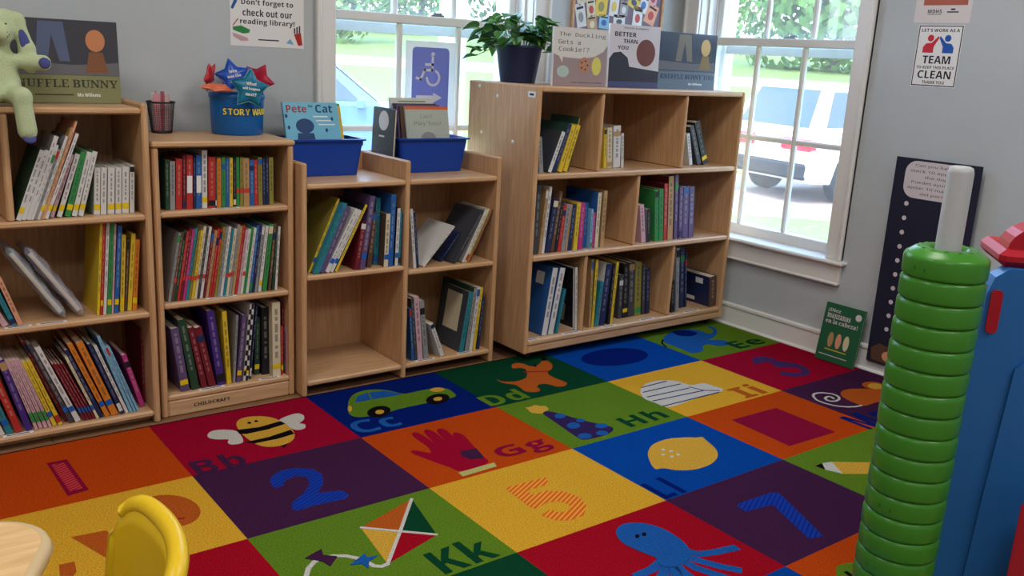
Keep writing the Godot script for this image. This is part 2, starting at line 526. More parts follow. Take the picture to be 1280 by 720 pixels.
	box_part("storm_rail", Vector3(x0 + 0.02, meet - 0.055, -0.2), Vector3(x1 - 0.02, meet - 0.016, -0.18), sf, w, 0.003)

# ---------------------------------------------------------------- outside
func out_at(d: float, s: float, h: float) -> Vector3:   # d metres ahead of the camera across the yard, s to the side
	var yaw := deg_to_rad(43.0)
	return Vector3(cam_pos.x, h, cam_pos.z) + Vector3(sin(yaw), 0, -cos(yaw)) * d + Vector3(cos(yaw), 0, sin(yaw)) * s
func ground_strip(called: String, label: String, prof: Array, m: Material):
	var st := new_st()
	for i in prof.size() - 1:
		for k in range(-8, 8):
			var a: Vector2 = prof[i]; var b: Vector2 = prof[i + 1]
			quad(st, out_at(a.x, k * 12, a.y), out_at(b.x, k * 12, b.y), out_at(b.x, k * 12 + 12, b.y), out_at(a.x, k * 12 + 12, a.y))
			quad(st, out_at(a.x, k * 12, a.y - 0.4), out_at(b.x, k * 12, b.y - 0.4), out_at(b.x, k * 12 + 12, b.y - 0.4), out_at(a.x, k * 12 + 12, a.y - 0.4))
	tag(done(st, called, m), label, "ground", "", "structure")
func build_outside():
	var grass := tri_mat("grass", c8(126, 150, 66), 0.9, noise_tex(31, 0.05, c8(170, 170, 150), c8(255, 255, 255), 256, 4), Vector3(0.5, 0.5, 0.5), null, 0.0, true)
	var gravel := tri_mat("gravel", c8(176, 150, 132), 0.95, noise_tex(32, 0.2, c8(170, 166, 160), c8(255, 255, 255), 256, 3), Vector3(1.2, 1.2, 1.2), null, 0.0, true)
	var road := tri_mat("road", c8(206, 204, 200), 0.9, noise_tex(33, 0.2, c8(220, 220, 220), c8(255, 255, 255), 256, 3), Vector3(0.5, 0.5, 0.5), null, 0.0, true)
	ground_strip("ground_lawn", "sunlit lawn just outside the windows", [Vector2(0.0, OUT_Y), Vector2(12.6, OUT_Y)], grass)
	ground_strip("ground_gravel", "pinkish gravel parking strip outside the windows", [Vector2(12.6, OUT_Y), Vector2(17.5, OUT_Y)], gravel)
	ground_strip("ground_bank", "green bank rising behind the parked cars", [Vector2(17.5, OUT_Y), Vector2(30.0, 0.62)], grass)
	ground_strip("ground_road", "pale concrete road beyond the green bank", [Vector2(30.0, 0.62), Vector2(34.0, 0.86)], road)
	ground_strip("ground_field", "green field beyond the pale road", [Vector2(34.0, 0.86), Vector2(90.0, 3.4)], grass)
	# trees
	var bark := mat("bark", c8(92, 78, 64), 0.9)
	var tones := [c8(92, 126, 58), c8(112, 144, 70), c8(84, 116, 66)]
	var specs := [[38.0, -19.0, 9.0, 0, "leafy green tree beyond the road with a narrow crown"], [45.0, -14.0, 10.0, 1, "broad pale green tree beyond the road"], [52.0, -4.0, 12.0, 2, "tall dark green tree beyond the road behind the accessible parking sign"],
		[40.0, 1.0, 10.0, 1, "round pale green tree beyond the road between the two windows"], [42.0, 9.5, 11.0, 0, "large mid green tree beyond the road above the white car"], [37.0, 18.0, 9.0, 2, "dark green tree beyond the road by the window casing"], [60.0, 22.0, 13.0, 1, "tall pale green tree far beyond the white car"], [56.0, -24.0, 13.0, 2, "tall dark tree far beyond the blue car"], [62.0, 6.0, 13.0, 1, "tall pale tree far beyond the road behind the rounder trees"], [64.0, -13.0, 14.0, 0, "tall mid green tree far beyond the road"]]
	var tr := RandomNumberGenerator.new()
	tr.seed = 23
	for e in specs:
		var base_h := lerpf(0.86, 3.4, (e[0] - 34.0) / 56.0)
		var p := out_at(e[0], e[1], base_h)
		var t := thing("tree", e[4], "tree", p, 0.0, "trees beyond the road")
		var st := new_st()
		add_tube(st, [Vector3(0, -0.2, 0), Vector3(0.1, e[2] * 0.3, 0), Vector3(0, e[2] * 0.6, 0.1)], 0.28, 8, 0.12)
		for k in 5:
			var a := TAU * k / 5.0
			add_tube(st, [Vector3(0.05, e[2] * 0.28, 0), Vector3(cos(a) * e[2] * 0.22, e[2] * 0.5, sin(a) * e[2] * 0.22)], 0.1, 6, 0.04)
		done(st, "trunk", bark, t)
		st = new_st()
		var lm := mat("leaf tone %d" % e[3], tones[e[3]], 0.8)
		lm.backlight_enabled = true; lm.backlight = tones[e[3]] * 0.5
		var blobs := []
		for k in 14:
			var a := tr.randf() * TAU
			var up := 0.1 + 0.68 * (k + tr.randf()) / 14.0
			blobs.append([Vector3(cos(a) * e[2] * 0.24 * tr.randf(), e[2] * up, sin(a) * e[2] * 0.24 * tr.randf()), e[2] * tr.randf_range(0.2, 0.29)])
		for k in 5600:
			var b: Array = blobs[k % blobs.size()]
			var n := Vector3(tr.randfn(), tr.randfn(), tr.randfn()).normalized()
			var q: Vector3 = b[0] + n * b[1] * tr.randf_range(0.7, 1.05)
			q.y = maxf(q.y, 0.05)
			var s1 := n.cross(Vector3(tr.randfn(), tr.randfn(), tr.randfn())).normalized() * 0.23
			var s2 := (s1.cross(n) + n * tr.randf_range(-0.1, 0.1)).normalized() * 0.16
			quad(st, q - s1, q - s2, q + s1, q + s2)
		tag(done(st, "crown", lm, t), "", "", "", "stuff")
	# porch post and eave shading the first window
	var pp := on_z(566, 40, WALL_Z - 1.3)
	var post := thing("porch_post", "white square porch post just outside the window with the parking sign", "post", Vector3(pp.x, 0, WALL_Z - 1.3))
	box_part("shaft", Vector3(-0.06, OUT_Y, -0.06), Vector3(0.06, CEIL, 0.06), mats["trim"], post, 0.01)
	box_part("base", Vector3(-0.09, OUT_Y, -0.09), Vector3(0.09, OUT_Y + 0.1, 0.09), mats["trim"], post, 0.01)
	# cars
	var p1 := out_at(15.9, 4.35, OUT_Y)
	car("car", "white sport utility car parked outside on the gravel", c8(232, 234, 238), p1, deg_to_rad(-9), "white")
	var p2 := out_at(14.6, -4.6, OUT_Y)
	car("car", "blue sport utility car parked outside on the gravel", c8(70, 110, 186), p2, deg_to_rad(-28), "blue")
func car(called: String, label: String, col: Color, at: Vector3, turn: float, key: String):
	var t := thing(called, label, "car", at, turn)
	var paint := mat("paint " + key, col, 0.25)
	paint.clearcoat_enabled = true
	var dark := mat("car_glass", c8(66, 78, 92), 0.1)
	var L := 2.3; var W := 0.92
	var low := PackedVector2Array([Vector2(-L, 0.42), Vector2(-L + 0.06, 0.95), Vector2(-L + 0.12, 1.06), Vector2(0.9, 1.06), Vector2(1.9, 0.98), Vector2(2.2, 0.82), Vector2(2.3, 0.5), Vector2(2.2, 0.3), Vector2(1.85, 0.3), Vector2(1.75, 0.62), Vector2(1.45, 0.74), Vector2(1.15, 0.62), Vector2(1.05, 0.28), Vector2(-1.0, 0.28), Vector2(-1.1, 0.62), Vector2(-1.4, 0.74), Vector2(-1.7, 0.62), Vector2(-1.8, 0.3), Vector2(-2.2, 0.32)])
	var st := new_st()
	add_prism(st, low, -W, W)
	# cabin: a tapered box
	var bt := [Vector3(-L + 0.1, 1.06, W - 0.02), Vector3(1.0, 1.06, W - 0.02), Vector3(0.15, 1.72, W - 0.2), Vector3(-L + 0.45, 1.74, W - 0.2)]
	var bk := []
	for v in bt: bk.append(Vector3(v.x, v.y, -v.z))
	var ctr := Vector3(-0.6, 1.3, 0)
	quad_out(st, ctr, bt[0], bt[1], bt[2], bt[3]); quad_out(st, ctr, bk[0], bk[1], bk[2], bk[3])
	for k in 4: quad_out(st, ctr, bt[k], bt[(k + 1) % 4], bk[(k + 1) % 4], bk[k])
	done(st, "body", paint, t)
	# glass panels, slightly proud of the cabin
	var lerp2 := func(a, b, u, v): return (a[0] * (1 - u) + a[1] * u) * (1 - v) + (a[3] * (1 - u) + a[2] * u) * v + b
	for s in [bt, bk]:
		var off := Vector3(0, 0.004, 0.012 if s == bt else -0.012)
		for r in [[0.06, 0.32], [0.36, 0.62], [0.65, 0.92]]:
			st = new_st()
			quad_out(st, ctr, lerp2.call(s, off, r[0], 0.1), lerp2.call(s, off, r[1], 0.1), lerp2.call(s, off, r[1], 0.86), lerp2.call(s, off, r[0], 0.86))
			done(st, "side_window", dark, t)
	for e in [[bt[0], bk[0], bk[3], bt[3], Vector3(-0.012, 0.004, 0), "rear_window"], [bt[1], bk[1], bk[2], bt[2], Vector3(0.012, 0.01, 0), "windscreen"]]:
		st = new_st()
		var f := [e[0], e[1], e[2], e[3]]
		quad_out(st, ctr, lerp2.call(f, e[4], 0.08, 0.08), lerp2.call(f, e[4], 0.92, 0.08), lerp2.call(f, e[4], 0.92, 0.88), lerp2.call(f, e[4], 0.08, 0.88))
		done(st, e[5], dark, t)
	var red := mat("tail_red", c8(206, 40, 52), 0.3)
	for s in [-1, 1]:
		box_part("tail_lamp", Vector3(-L - 0.01, 0.78, s * 0.6 - 0.28), Vector3(-L + 0.16, 0.96, s * 0.6 + 0.33), red, t, 0.03)
		box_part("mirror", Vector3(0.62, 1.02, s * 0.98 - 0.1), Vector3(0.74, 1.16, s * 0.98 + 0.1), paint, t, 0.02)
		for x in [-1.4, 1.45]:
			st = new_st()
			add_lathe(st, [Vector2(0.0, -0.12), Vector2(0.3, -0.12), Vector2(0.35, -0.08), Vector2(0.35, 0.08), Vector2(0.3, 0.12), Vector2(0.24, 0.1), Vector2(0.0, 0.1)], 24)
			var wh := done(st, "wheel", mats["rubber"], t)
			wh.transform = Transform3D(Basis(Vector3.RIGHT, s * PI / 2), Vector3(x, 0.35, s * (W - 0.1)))
			st = new_st()
			add_lathe(st, [Vector2(0.0, 0.12), Vector2(0.06, 0.12), Vector2(0.06, 0.1)], 12)
			for k in 8:
				var a := TAU * k / 8.0
				add_box(st, Vector3(0.03, 0.1, -0.025), Vector3(0.23, 0.125, 0.025), Transform3D(Basis(Vector3.UP, a), Vector3.ZERO))
			done(st, "spokes", mats["metal"], wh)
	box_part("bumper", Vector3(-L - 0.04, 0.36, -W + 0.04), Vector3(-L + 0.1, 0.6, W - 0.04), mats["rubber"], t, 0.04)

# ---------------------------------------------------------------- rug
const CW := 0.52
const CH := 0.3983
const RUG_Y := 0.012
func rug_mat(c: String) -> Material: return mats["rug " + c]
func floor_poly(pts: Array, ox: float, oy: float, sc: float) -> PackedVector2Array:
	# pixels of an enlarged view of the photograph, to points of the rug (x, -z)
	var p := PackedVector2Array()
	for i in range(0, pts.size(), 2):
		var q := on_y(ox + pts[i] / sc, oy + pts[i + 1] / sc, RUG_Y)
		p.append(Vector2(q.x, -q.z))
	return p
var flat := Transform3D(Basis(Vector3.RIGHT, -PI / 2), Vector3.ZERO)   # local xy -> floor, local z -> up
var view := [0.0, 0.0, 1.0]
const ROUNDED := ["lemon", "bee_body", "wing", "dog", "elephant", "elephant_ear", "glove", "igloo", "octopus_head", "pompom", "car_body", "mouse_body", "apple", "party_hat"]
func motif(cell: Node3D, called: String, col: String, pts: Array, lift := 1):
	var st := new_st()
	var fp := floor_poly(pts, view[0], view[1], view[2])
	if called in ROUNDED:
		for pass_ in 2:   # cut the corners twice
			var q := PackedVector2Array()
			for i in fp.size():
				var a := fp[i]; var b := fp[(i + 1) % fp.size()]
				q.append(a.lerp(b, 0.22)); q.append(a.lerp(b, 0.78))
			fp = q
	add_prism(st, fp, RUG_Y - 0.001, RUG_Y + 0.0004 * lift, flat, false)
	done(st, called, rug_mat(col), cell)
func motif_oval(cell: Node3D, called: String, col: String, cx: float, cy: float, rx: float, ry: float, rot := 0.0, lift := 1):
	var pts := []
	for v in ellipse(Vector2(cx, cy), rx, ry, 24, rot): pts.append(v.x); pts.append(v.y)
	motif(cell, called, col, pts, lift)
func motif_line(cell: Node3D, called: String, col: String, pts: Array, w: float, lift := 2):
	var p := floor_poly(pts, view[0], view[1], view[2])
	var st := new_st()
	for i in p.size() - 1:
		var d := (p[i + 1] - p[i]).normalized()
		var n := d.orthogonal() * w / 2
		var a := p[i] - d * w * 0.2; var b := p[i + 1] + d * w * 0.2
		add_prism(st, PackedVector2Array([a + n, b + n, b - n, a - n]), RUG_Y - 0.001, RUG_Y + 0.0004 * lift + 0.00002 * i, flat, false)
	done(st, called, rug_mat(col), cell)
func motif_text(cell: Node3D, s: String, col: String, bl: Array, tl: Array, br: Array, called := "letters"):
	var a := on_y(bl[0], bl[1], RUG_Y); var b := on_y(tl[0], tl[1], RUG_Y); var c := on_y(br[0], br[1], RUG_Y)
	var w := absf(c.x - a.x); var h := absf(a.z - b.z)
	var t := text_mesh(s, font_bold, 0.02)
	var bb := t.get_aabb()
	var o := MeshInstance3D.new()
	o.mesh = t; o.material_override = rug_mat(col); o.name = called
	cell.add_child(o, true)
	var sx := w / bb.size.x; var sy := h / bb.size.y
	o.transform = Transform3D(flat.basis * Basis.from_scale(Vector3(sx, sy, 0.06)), Vector3(a.x - bb.position.x * sx, RUG_Y + 0.0002, a.z + bb.position.y * sy))
func build_rug():
	var rug := thing("alphabet_rug", "colourful classroom rug of squares with letters, numbers and pictures", "rug")
	var grid := [
		["green", "orange", "crimson", "navy", "dark green", "blue", "green"],
		["purple", "yellow", "purple", "orange", "green", "yellow", "crimson"],
		["blue", "red", "green", "yellow", "blue", "orange", "purple"],
		["orange", "navy", "dark green", "red", "purple", "green", "blue"],
		["yellow", "green", "crimson", "blue", "orange", "yellow", "navy"],
		["red", "purple", "orange", "green", "yellow", "red", "green"]]
	box_part("binding", Vector3(-CW - 0.02, 0.0008, -0.014), Vector3(6 * CW + 0.014, RUG_Y - 0.002, 6 * CH + 0.02), rug_mat("black"), rug, 0.003)
	var cell := {}
	for j in 6:
		for i in 7:
			var o := box_part("square", Vector3((i - 1) * CW, 0.002, j * CH), Vector3(i * CW, RUG_Y, (j + 1) * CH), rug_mat(grid[j][i]), rug)
			cell["%d,%d" % [j, i - 1]] = o
	var c: Node3D
	# row of 1 B C D oval E
	view = [0.0, 520.0, 3.6]
	c = cell["0,0"]
	motif(c, "number", "ruby", [210, 213, 300, 195, 400, 332, 305, 360])
	motif(c, "number_inlay", "hatch crimson", [232, 222, 288, 210, 372, 325, 315, 341], 2)
	c = cell["1,0"]
	motif_oval(c, "fish_body", "burnt", 755, 428, 148, 73, 0.03)
	motif(c, "fish_tail", "burnt", [320, 545, 475, 515, 560, 560, 480, 640], 1)
	motif_oval(c, "fish_eye", "black", 725, 404, 13, 7, 0.0, 2)
	motif_line(c, "fish_mouth", "red", [700, 470, 760, 468, 830, 460], 0.006)
	motif(c, "fish_letter", "burnt", [265, 670, 335, 655, 345, 700, 330, 720, 270, 720])
	view = [180.0, 480.0, 3.6]
	c = cell["0,1"]
	motif(c, "wing", "white", [282, 232, 300, 212, 345, 205, 415, 208, 440, 235, 450, 262, 420, 272, 385, 272, 375, 262, 385, 248, 330, 250, 295, 245])
	motif(c, "wing", "white", [600, 165, 640, 145, 690, 130, 720, 140, 722, 160, 695, 178, 725, 180, 728, 198, 700, 208, 670, 205, 640, 185])
	motif(c, "stinger", "black", [605, 272, 655, 262, 630, 287])
	motif(c, "bee_body", "gold", [412, 185, 425, 160, 470, 147, 540, 145, 590, 155, 640, 180, 675, 215, 680, 240, 660, 262, 620, 278, 560, 285, 510, 275, 470, 250, 440, 225], 2)
	motif(c, "bee_stripe", "black", [416, 208, 520, 195, 615, 168, 636, 180, 560, 205, 460, 226, 428, 224], 3)
	motif(c, "bee_stripe", "black", [460, 262, 560, 240, 660, 207, 677, 225, 600, 248, 500, 268], 3)
	motif_oval(c, "bee_eye", "black", 474, 176, 9, 4.5, 0.0, 3)
	motif_oval(c, "bee_eye", "black", 505, 168, 9, 4.5, 0.0, 3)
	motif_text(c, "Bb", "purple", [248, 594], [232, 578], [313, 581])
	c = cell["1,1"]
	motif(c, "number", "hatch navy", [565, 440, 575, 415, 620, 388, 690, 378, 760, 385, 800, 405, 808, 440, 785, 490, 890, 480, 922, 500, 905, 517, 760, 548, 690, 572, 665, 562, 665, 535, 720, 490, 745, 450, 735, 420, 690, 413, 640, 430, 625, 458, 590, 470])
	view = [420.0, 430.0, 3.79]
	c = cell["0,2"]
	motif(c, "car_body", "green", [55, 300, 60, 265, 85, 235, 140, 218, 200, 215, 250, 220, 320, 238, 350, 232, 430, 215, 490, 207, 530, 212, 560, 232, 572, 247, 545, 257, 440, 278, 300, 307, 240, 327, 150, 344, 100, 348, 60, 335])
	motif(c, "car_window", "mid blue", [90, 278, 100, 250, 150, 230, 165, 265], 2)
	motif(c, "car_window", "mid blue", [172, 263, 158, 230, 230, 222, 300, 235, 310, 240], 2)
	motif_oval(c, "car_wheel", "black", 203, 321, 56, 26, -0.15, 2); motif_oval(c, "car_wheel", "black", 482, 261, 56, 24, -0.15, 2)
	motif_oval(c, "car_hub", "gold", 207, 323, 21, 10, -0.1, 3); motif_oval(c, "car_hub", "gold", 482, 261, 21, 9, -0.1, 3)
	motif_oval(c, "car_lamp", "gold", 480, 217, 34, 10, -0.05, 2); motif_oval(c, "car_lamp", "gold", 66, 307, 10, 14, 0.0, 2)
	motif_text(c, "Cc", "mid blue", [450, 543], [438, 528], [507, 532])
	c = cell["0,3"]
	motif(c, "dog", "burnt", [755, 165, 790, 180, 860, 178, 905, 160, 905, 135, 900, 118, 870, 112, 835, 118, 830, 98, 855, 88, 895, 95, 920, 108, 960, 100, 975, 80, 1000, 78, 1025, 95, 1025, 118, 1000, 130, 1010, 150, 1080, 178, 1097, 185, 1085, 200, 1045, 203, 1000, 188, 960, 190, 950, 205, 970, 215, 960, 228, 900, 228, 870, 205, 850, 192, 790, 186])
	motif_oval(c, "dog_nose", "black", 985, 71, 13, 9, 0.0, 2); motif_oval(c, "dog_eye", "black", 942, 103, 9, 5, 0.0, 2)
	motif_line(c, "dog_collar", "red", [890, 132, 1008, 130], 0.008)
	motif_text(c, "Dd", "green", [614, 508], [601, 495], [666, 498])
	c = cell["1,2"]
	motif(c, "glove", "crimson", [352, 515, 360, 502, 400, 508, 455, 520, 440, 490, 365, 440, 358, 422, 385, 417, 440, 450, 472, 476, 420, 425, 415, 408, 440, 403, 480, 425, 525, 468, 472, 410, 490, 398, 520, 405, 570, 450, 588, 472, 550, 430, 560, 418, 600, 425, 650, 480, 690, 530, 735, 560, 640, 595, 580, 605, 540, 585, 480, 565, 400, 535])
	motif(c, "glove_patch", "purple", [585, 510, 665, 495, 705, 540, 640, 548, 600, 535], 2)
	motif(c, "glove_cuff", "pale", [580, 610, 750, 562, 762, 580, 600, 628], 2)
	motif_text(c, "Gg", "ruby", [636, 577], [620, 560], [701, 562])
	# third strip of cells: party hat, igloo, oval, elephant
	view = [640.0, 390.0, 2.667]
	c = cell["0,4"]
	motif_oval(c, "oval", "navy", 342, 150, 112, 29, -0.06)
	c = cell["0,5"]
	motif(c, "elephant", "mid blue", [500, 98, 508, 82, 530, 65, 580, 57, 630, 62, 652, 74, 672, 69, 668, 56, 650, 50, 656, 45, 684, 55, 684, 76, 662, 90, 645, 93, 700, 93, 727, 101, 715, 113, 680, 113, 655, 106, 632, 112, 640, 130, 600, 140, 575, 128, 535, 112], 1)
	motif(c, "elephant_ear", "navy", [528, 66, 580, 60, 625, 70, 600, 82, 555, 80], 2)
	motif_line(c, "elephant_tail", "black", [503, 92, 500, 105, 515, 118], 0.008)
	motif_text(c, "Ee", "dark green", [925, 436], [910, 428], [959, 428])
	c = cell["1,3"]
	motif(c, "party_hat", "violet", [95, 335, 125, 330, 180, 345, 250, 365, 340, 383, 335, 400, 300, 415, 240, 428, 220, 420, 190, 400, 140, 365])
	motif(c, "pompom", "gold", [42, 318, 60, 318, 75, 310, 95, 314, 112, 313, 125, 325, 108, 332, 100, 340, 82, 338, 60, 336, 55, 326], 2)
	for e in [[160, 347, 18, 8], [205, 379, 22, 10], [242, 414, 24, 9], [228, 362, 14, 6], [298, 380, 22, 8], [300, 404, 20, 8]]:
		motif_oval(c, "hat_dot", "mid blue", e[0], e[1], e[2], e[3], 0.0, 2)
	motif_text(c, "Hh", "dark green", [789, 534], [774, 522], [840, 522])
	c = cell["1,4"]
	motif(c, "igloo", "white", [425, 265, 440, 240, 490, 227, 540, 228, 580, 240, 600, 245, 640, 235, 665, 245, 710, 258, 690, 268, 620, 285, 540, 315, 510, 317, 470, 300, 440, 290])
	for e in [[432, 252, 515, 231], [437, 268, 562, 240], [450, 284, 590, 254], [470, 297, 640, 262], [505, 314, 690, 268], [590, 250, 640, 262, 690, 262]]:
		motif_line(c, "igloo_line", "navy", e, 0.006)
	motif_text(c, "Ii", "burnt", [934, 498], [913, 485], [962, 491])
	view = [900.0, 380.0, 5.14]
	c = cell["1,5"]
	motif(c, "number", "hatch violet", [205, 355, 240, 338, 300, 340, 345, 352, 362, 366, 420, 370, 500, 385, 560, 410, 582, 440, 560, 460, 480, 468, 410, 460, 378, 445, 400, 432, 440, 440, 500, 445, 525, 435, 510, 415, 460, 405, 395, 408, 340, 402, 345, 385, 310, 372, 270, 375, 245, 387, 213, 380])
	c = cell["2,5"]
	motif_oval(c, "mouse_ear", "burnt", 985, 524, 72, 24, 0.1)
	motif(c, "mouse_body", "burnt", [770, 575, 790, 555, 840, 545, 920, 545, 1000, 550, 1090, 545, 1160, 560, 1160, 600, 1090, 615, 1000, 632, 940, 655, 900, 650, 830, 622, 790, 600], 2)
	motif_oval(c, "mouse_ear_inner", "gold", 1000, 530, 52, 18, 0.1, 3)
	motif_line(c, "mouse_tail", "white", [910, 652, 870, 660, 820, 662, 760, 657, 720, 650, 680, 640, 650, 630, 622, 618, 605, 602, 598, 590, 605, 578, 628, 572, 655, 571, 690, 574, 720, 578, 748, 588, 765, 600, 764, 614, 745, 624, 715, 626, 690, 620, 675, 609, 682, 599, 700, 595, 722, 601, 730, 610], 0.009)
	motif_text(c, "Mm", "navy", [1087, 537], [1062, 518], [1150, 526])
	view = [640.0, 390.0, 2.667]
	c = cell["2,4"]
	motif(c, "red_square", "ruby", [732, 360, 880, 320, 1078, 400, 925, 447])
	view = [620.0, 520.0, 2.56]
	c = cell["2,3"]
	motif(c, "lemon", "gold", [485, 115, 500, 90, 550, 72, 620, 68, 640, 70, 660, 66, 670, 76, 705, 105, 712, 130, 690, 155, 640, 172, 580, 175, 535, 166, 510, 172, 498, 158, 488, 135])
	for e in [[535, 108], [560, 113], [583, 124], [535, 124], [563, 130]]: motif_oval(c, "lemon_speck", "white", e[0], e[1], 6, 3, 0.0, 2)
	motif_text(c, "Ll", "navy", [832, 624], [802, 604], [858, 614])
	c = cell["2,2"]
	motif(c, "number", "hatch orange", [28, 230, 160, 196, 170, 218, 100, 238, 114, 252, 160, 239, 220, 242, 270, 262, 292, 290, 280, 318, 235, 335, 185, 333, 145, 318, 172, 300, 205, 310, 238, 300, 233, 282, 200, 272, 160, 278, 128, 297, 106, 290, 60, 255])
	c = cell["3,3"]
	motif(c, "number", "hatch navy", [770, 288, 782, 278, 880, 245, 905, 247, 922, 262, 1048, 385, 1000, 392, 885, 284, 800, 306])
	c = cell["3,4"]
	motif(c, "pencil_shaft", "gold", [1075, 147, 1330, 150, 1330, 186, 1110, 185])
	motif(c, "pencil_wood", "white", [1043, 151, 1075, 147, 1110, 185, 1054, 172])
	motif(c, "pencil_tip", "black", [1022, 160, 1043, 151, 1054, 172])
	motif(c, "pencil_letter", "dark green", [1185, 258, 1225, 245, 1260, 262, 1225, 278])
	c = cell["3,2"]
	for e in [[600, 430, 650, 442, 700, 436, 768, 421], [610, 450, 660, 466, 720, 482, 780, 494], [590, 460, 640, 486, 700, 506, 745, 520], [570, 470, 600, 500, 640, 530], [560, 475, 575, 500, 580, 530], [540, 470, 540, 500, 520, 530], [530, 465, 500, 490, 450, 512]]:
		motif_line(c, "tentacle", "mid blue", e, 0.026, 1)
	motif(c, "octopus_head", "mid blue", [382, 375, 388, 358, 410, 345, 450, 341, 500, 348, 550, 368, 595, 398, 622, 428, 620, 455, 590, 478, 550, 486, 520, 476, 518, 455, 450, 430, 400, 405], 3)
	motif_oval(c, "octopus_eye", "black", 452, 386, 7, 6, 0.0, 4); motif_oval(c, "octopus_eye", "black", 474, 380, 7, 6, 0.0, 4)
	c = cell["4,3"]
	motif(c, "apple", "green", [1085, 495, 1092, 478, 1130, 470, 1180, 472, 1230, 482, 1250, 520, 1240, 560, 1140, 560, 1095, 530])
	motif_line(c, "apple_stem", "black", [1120, 500, 1140, 514], 0.012)
	view = [300.0, 440.0, 2.572]
	c = cell["2,1"]
	motif(c, "kite_panel", "burnt", [552, 472, 388, 565, 515, 577]); motif(c, "kite_panel", "dark green", [552, 472, 633, 588, 515, 577])
	motif(c, "kite_panel", "gold", [388, 565, 475, 682, 515, 577]); motif(c, "kite_panel", "red", [633, 588, 475, 682, 515, 577])
	motif_line(c, "kite_spar", "white", [552, 472, 515, 577, 475, 682], 0.009); motif_line(c, "kite_spar", "white", [388, 565, 515, 577, 633, 588], 0.009, 3)
	motif_line(c, "kite_tail", "white", [475, 682, 455, 690, 430, 688, 410, 676, 385, 665, 340, 656, 300, 656, 265, 662, 238, 676, 220, 696, 212, 725], 0.012)
	motif(c, "kite_bow", "purple", [208, 664, 262, 634, 268, 654, 313, 658, 290, 690, 268, 676], 4)
	motif(c, "kite_bow", "mid blue", [353, 686, 402, 648, 408, 662, 443, 655, 416, 674, 412, 697, 392, 682], 4)
	motif_text(c, "Kk", "dark green", [557, 718], [528, 692], [630, 697])

# ---------------------------------------------------------------- bookcases
func panel(called: String, parent: Node, lo: Vector3, hi: Vector3, vertical: bool) -> MeshInstance3D:
	return box_part(called, lo, hi, mats["wood_v" if vertical else "wood_h"], parent, 0.005)
func back_sheet(parent: Node, lo: Vector3, hi: Vector3):
	box_part("back_panel", lo, hi, mats["wood_v"], parent)
func shelf_tag(bc: Node3D, shelf: MeshInstance3D, px0: float, py0: float, px1: float, top: float, front: float):
	# white paper strip stuck on the shelf's front lip
	var a := on_y(px0, py0, top)
	a = Vector3(x_on_line(px0, top, front - 0.008), top, front - 0.008)
	var xb := x_on_line(px1, top, a.z)
	var st := new_st()
	add_box(st, Vector3(a.x, top, a.z - 0.011) - bc.position, Vector3(xb, top + 0.0006, a.z + 0.005) - bc.position)
	done(st, "shelf_label", mats["paper"], shelf)
	st = new_st()
	add_box(st, Vector3(lerpf(a.x, xb, 0.12), top, a.z - 0.006) - bc.position, Vector3(lerpf(a.x, xb, 0.88), top + 0.0009, a.z) - bc.position)
	done(st, "shelf_label_print", mats["ink"], shelf)
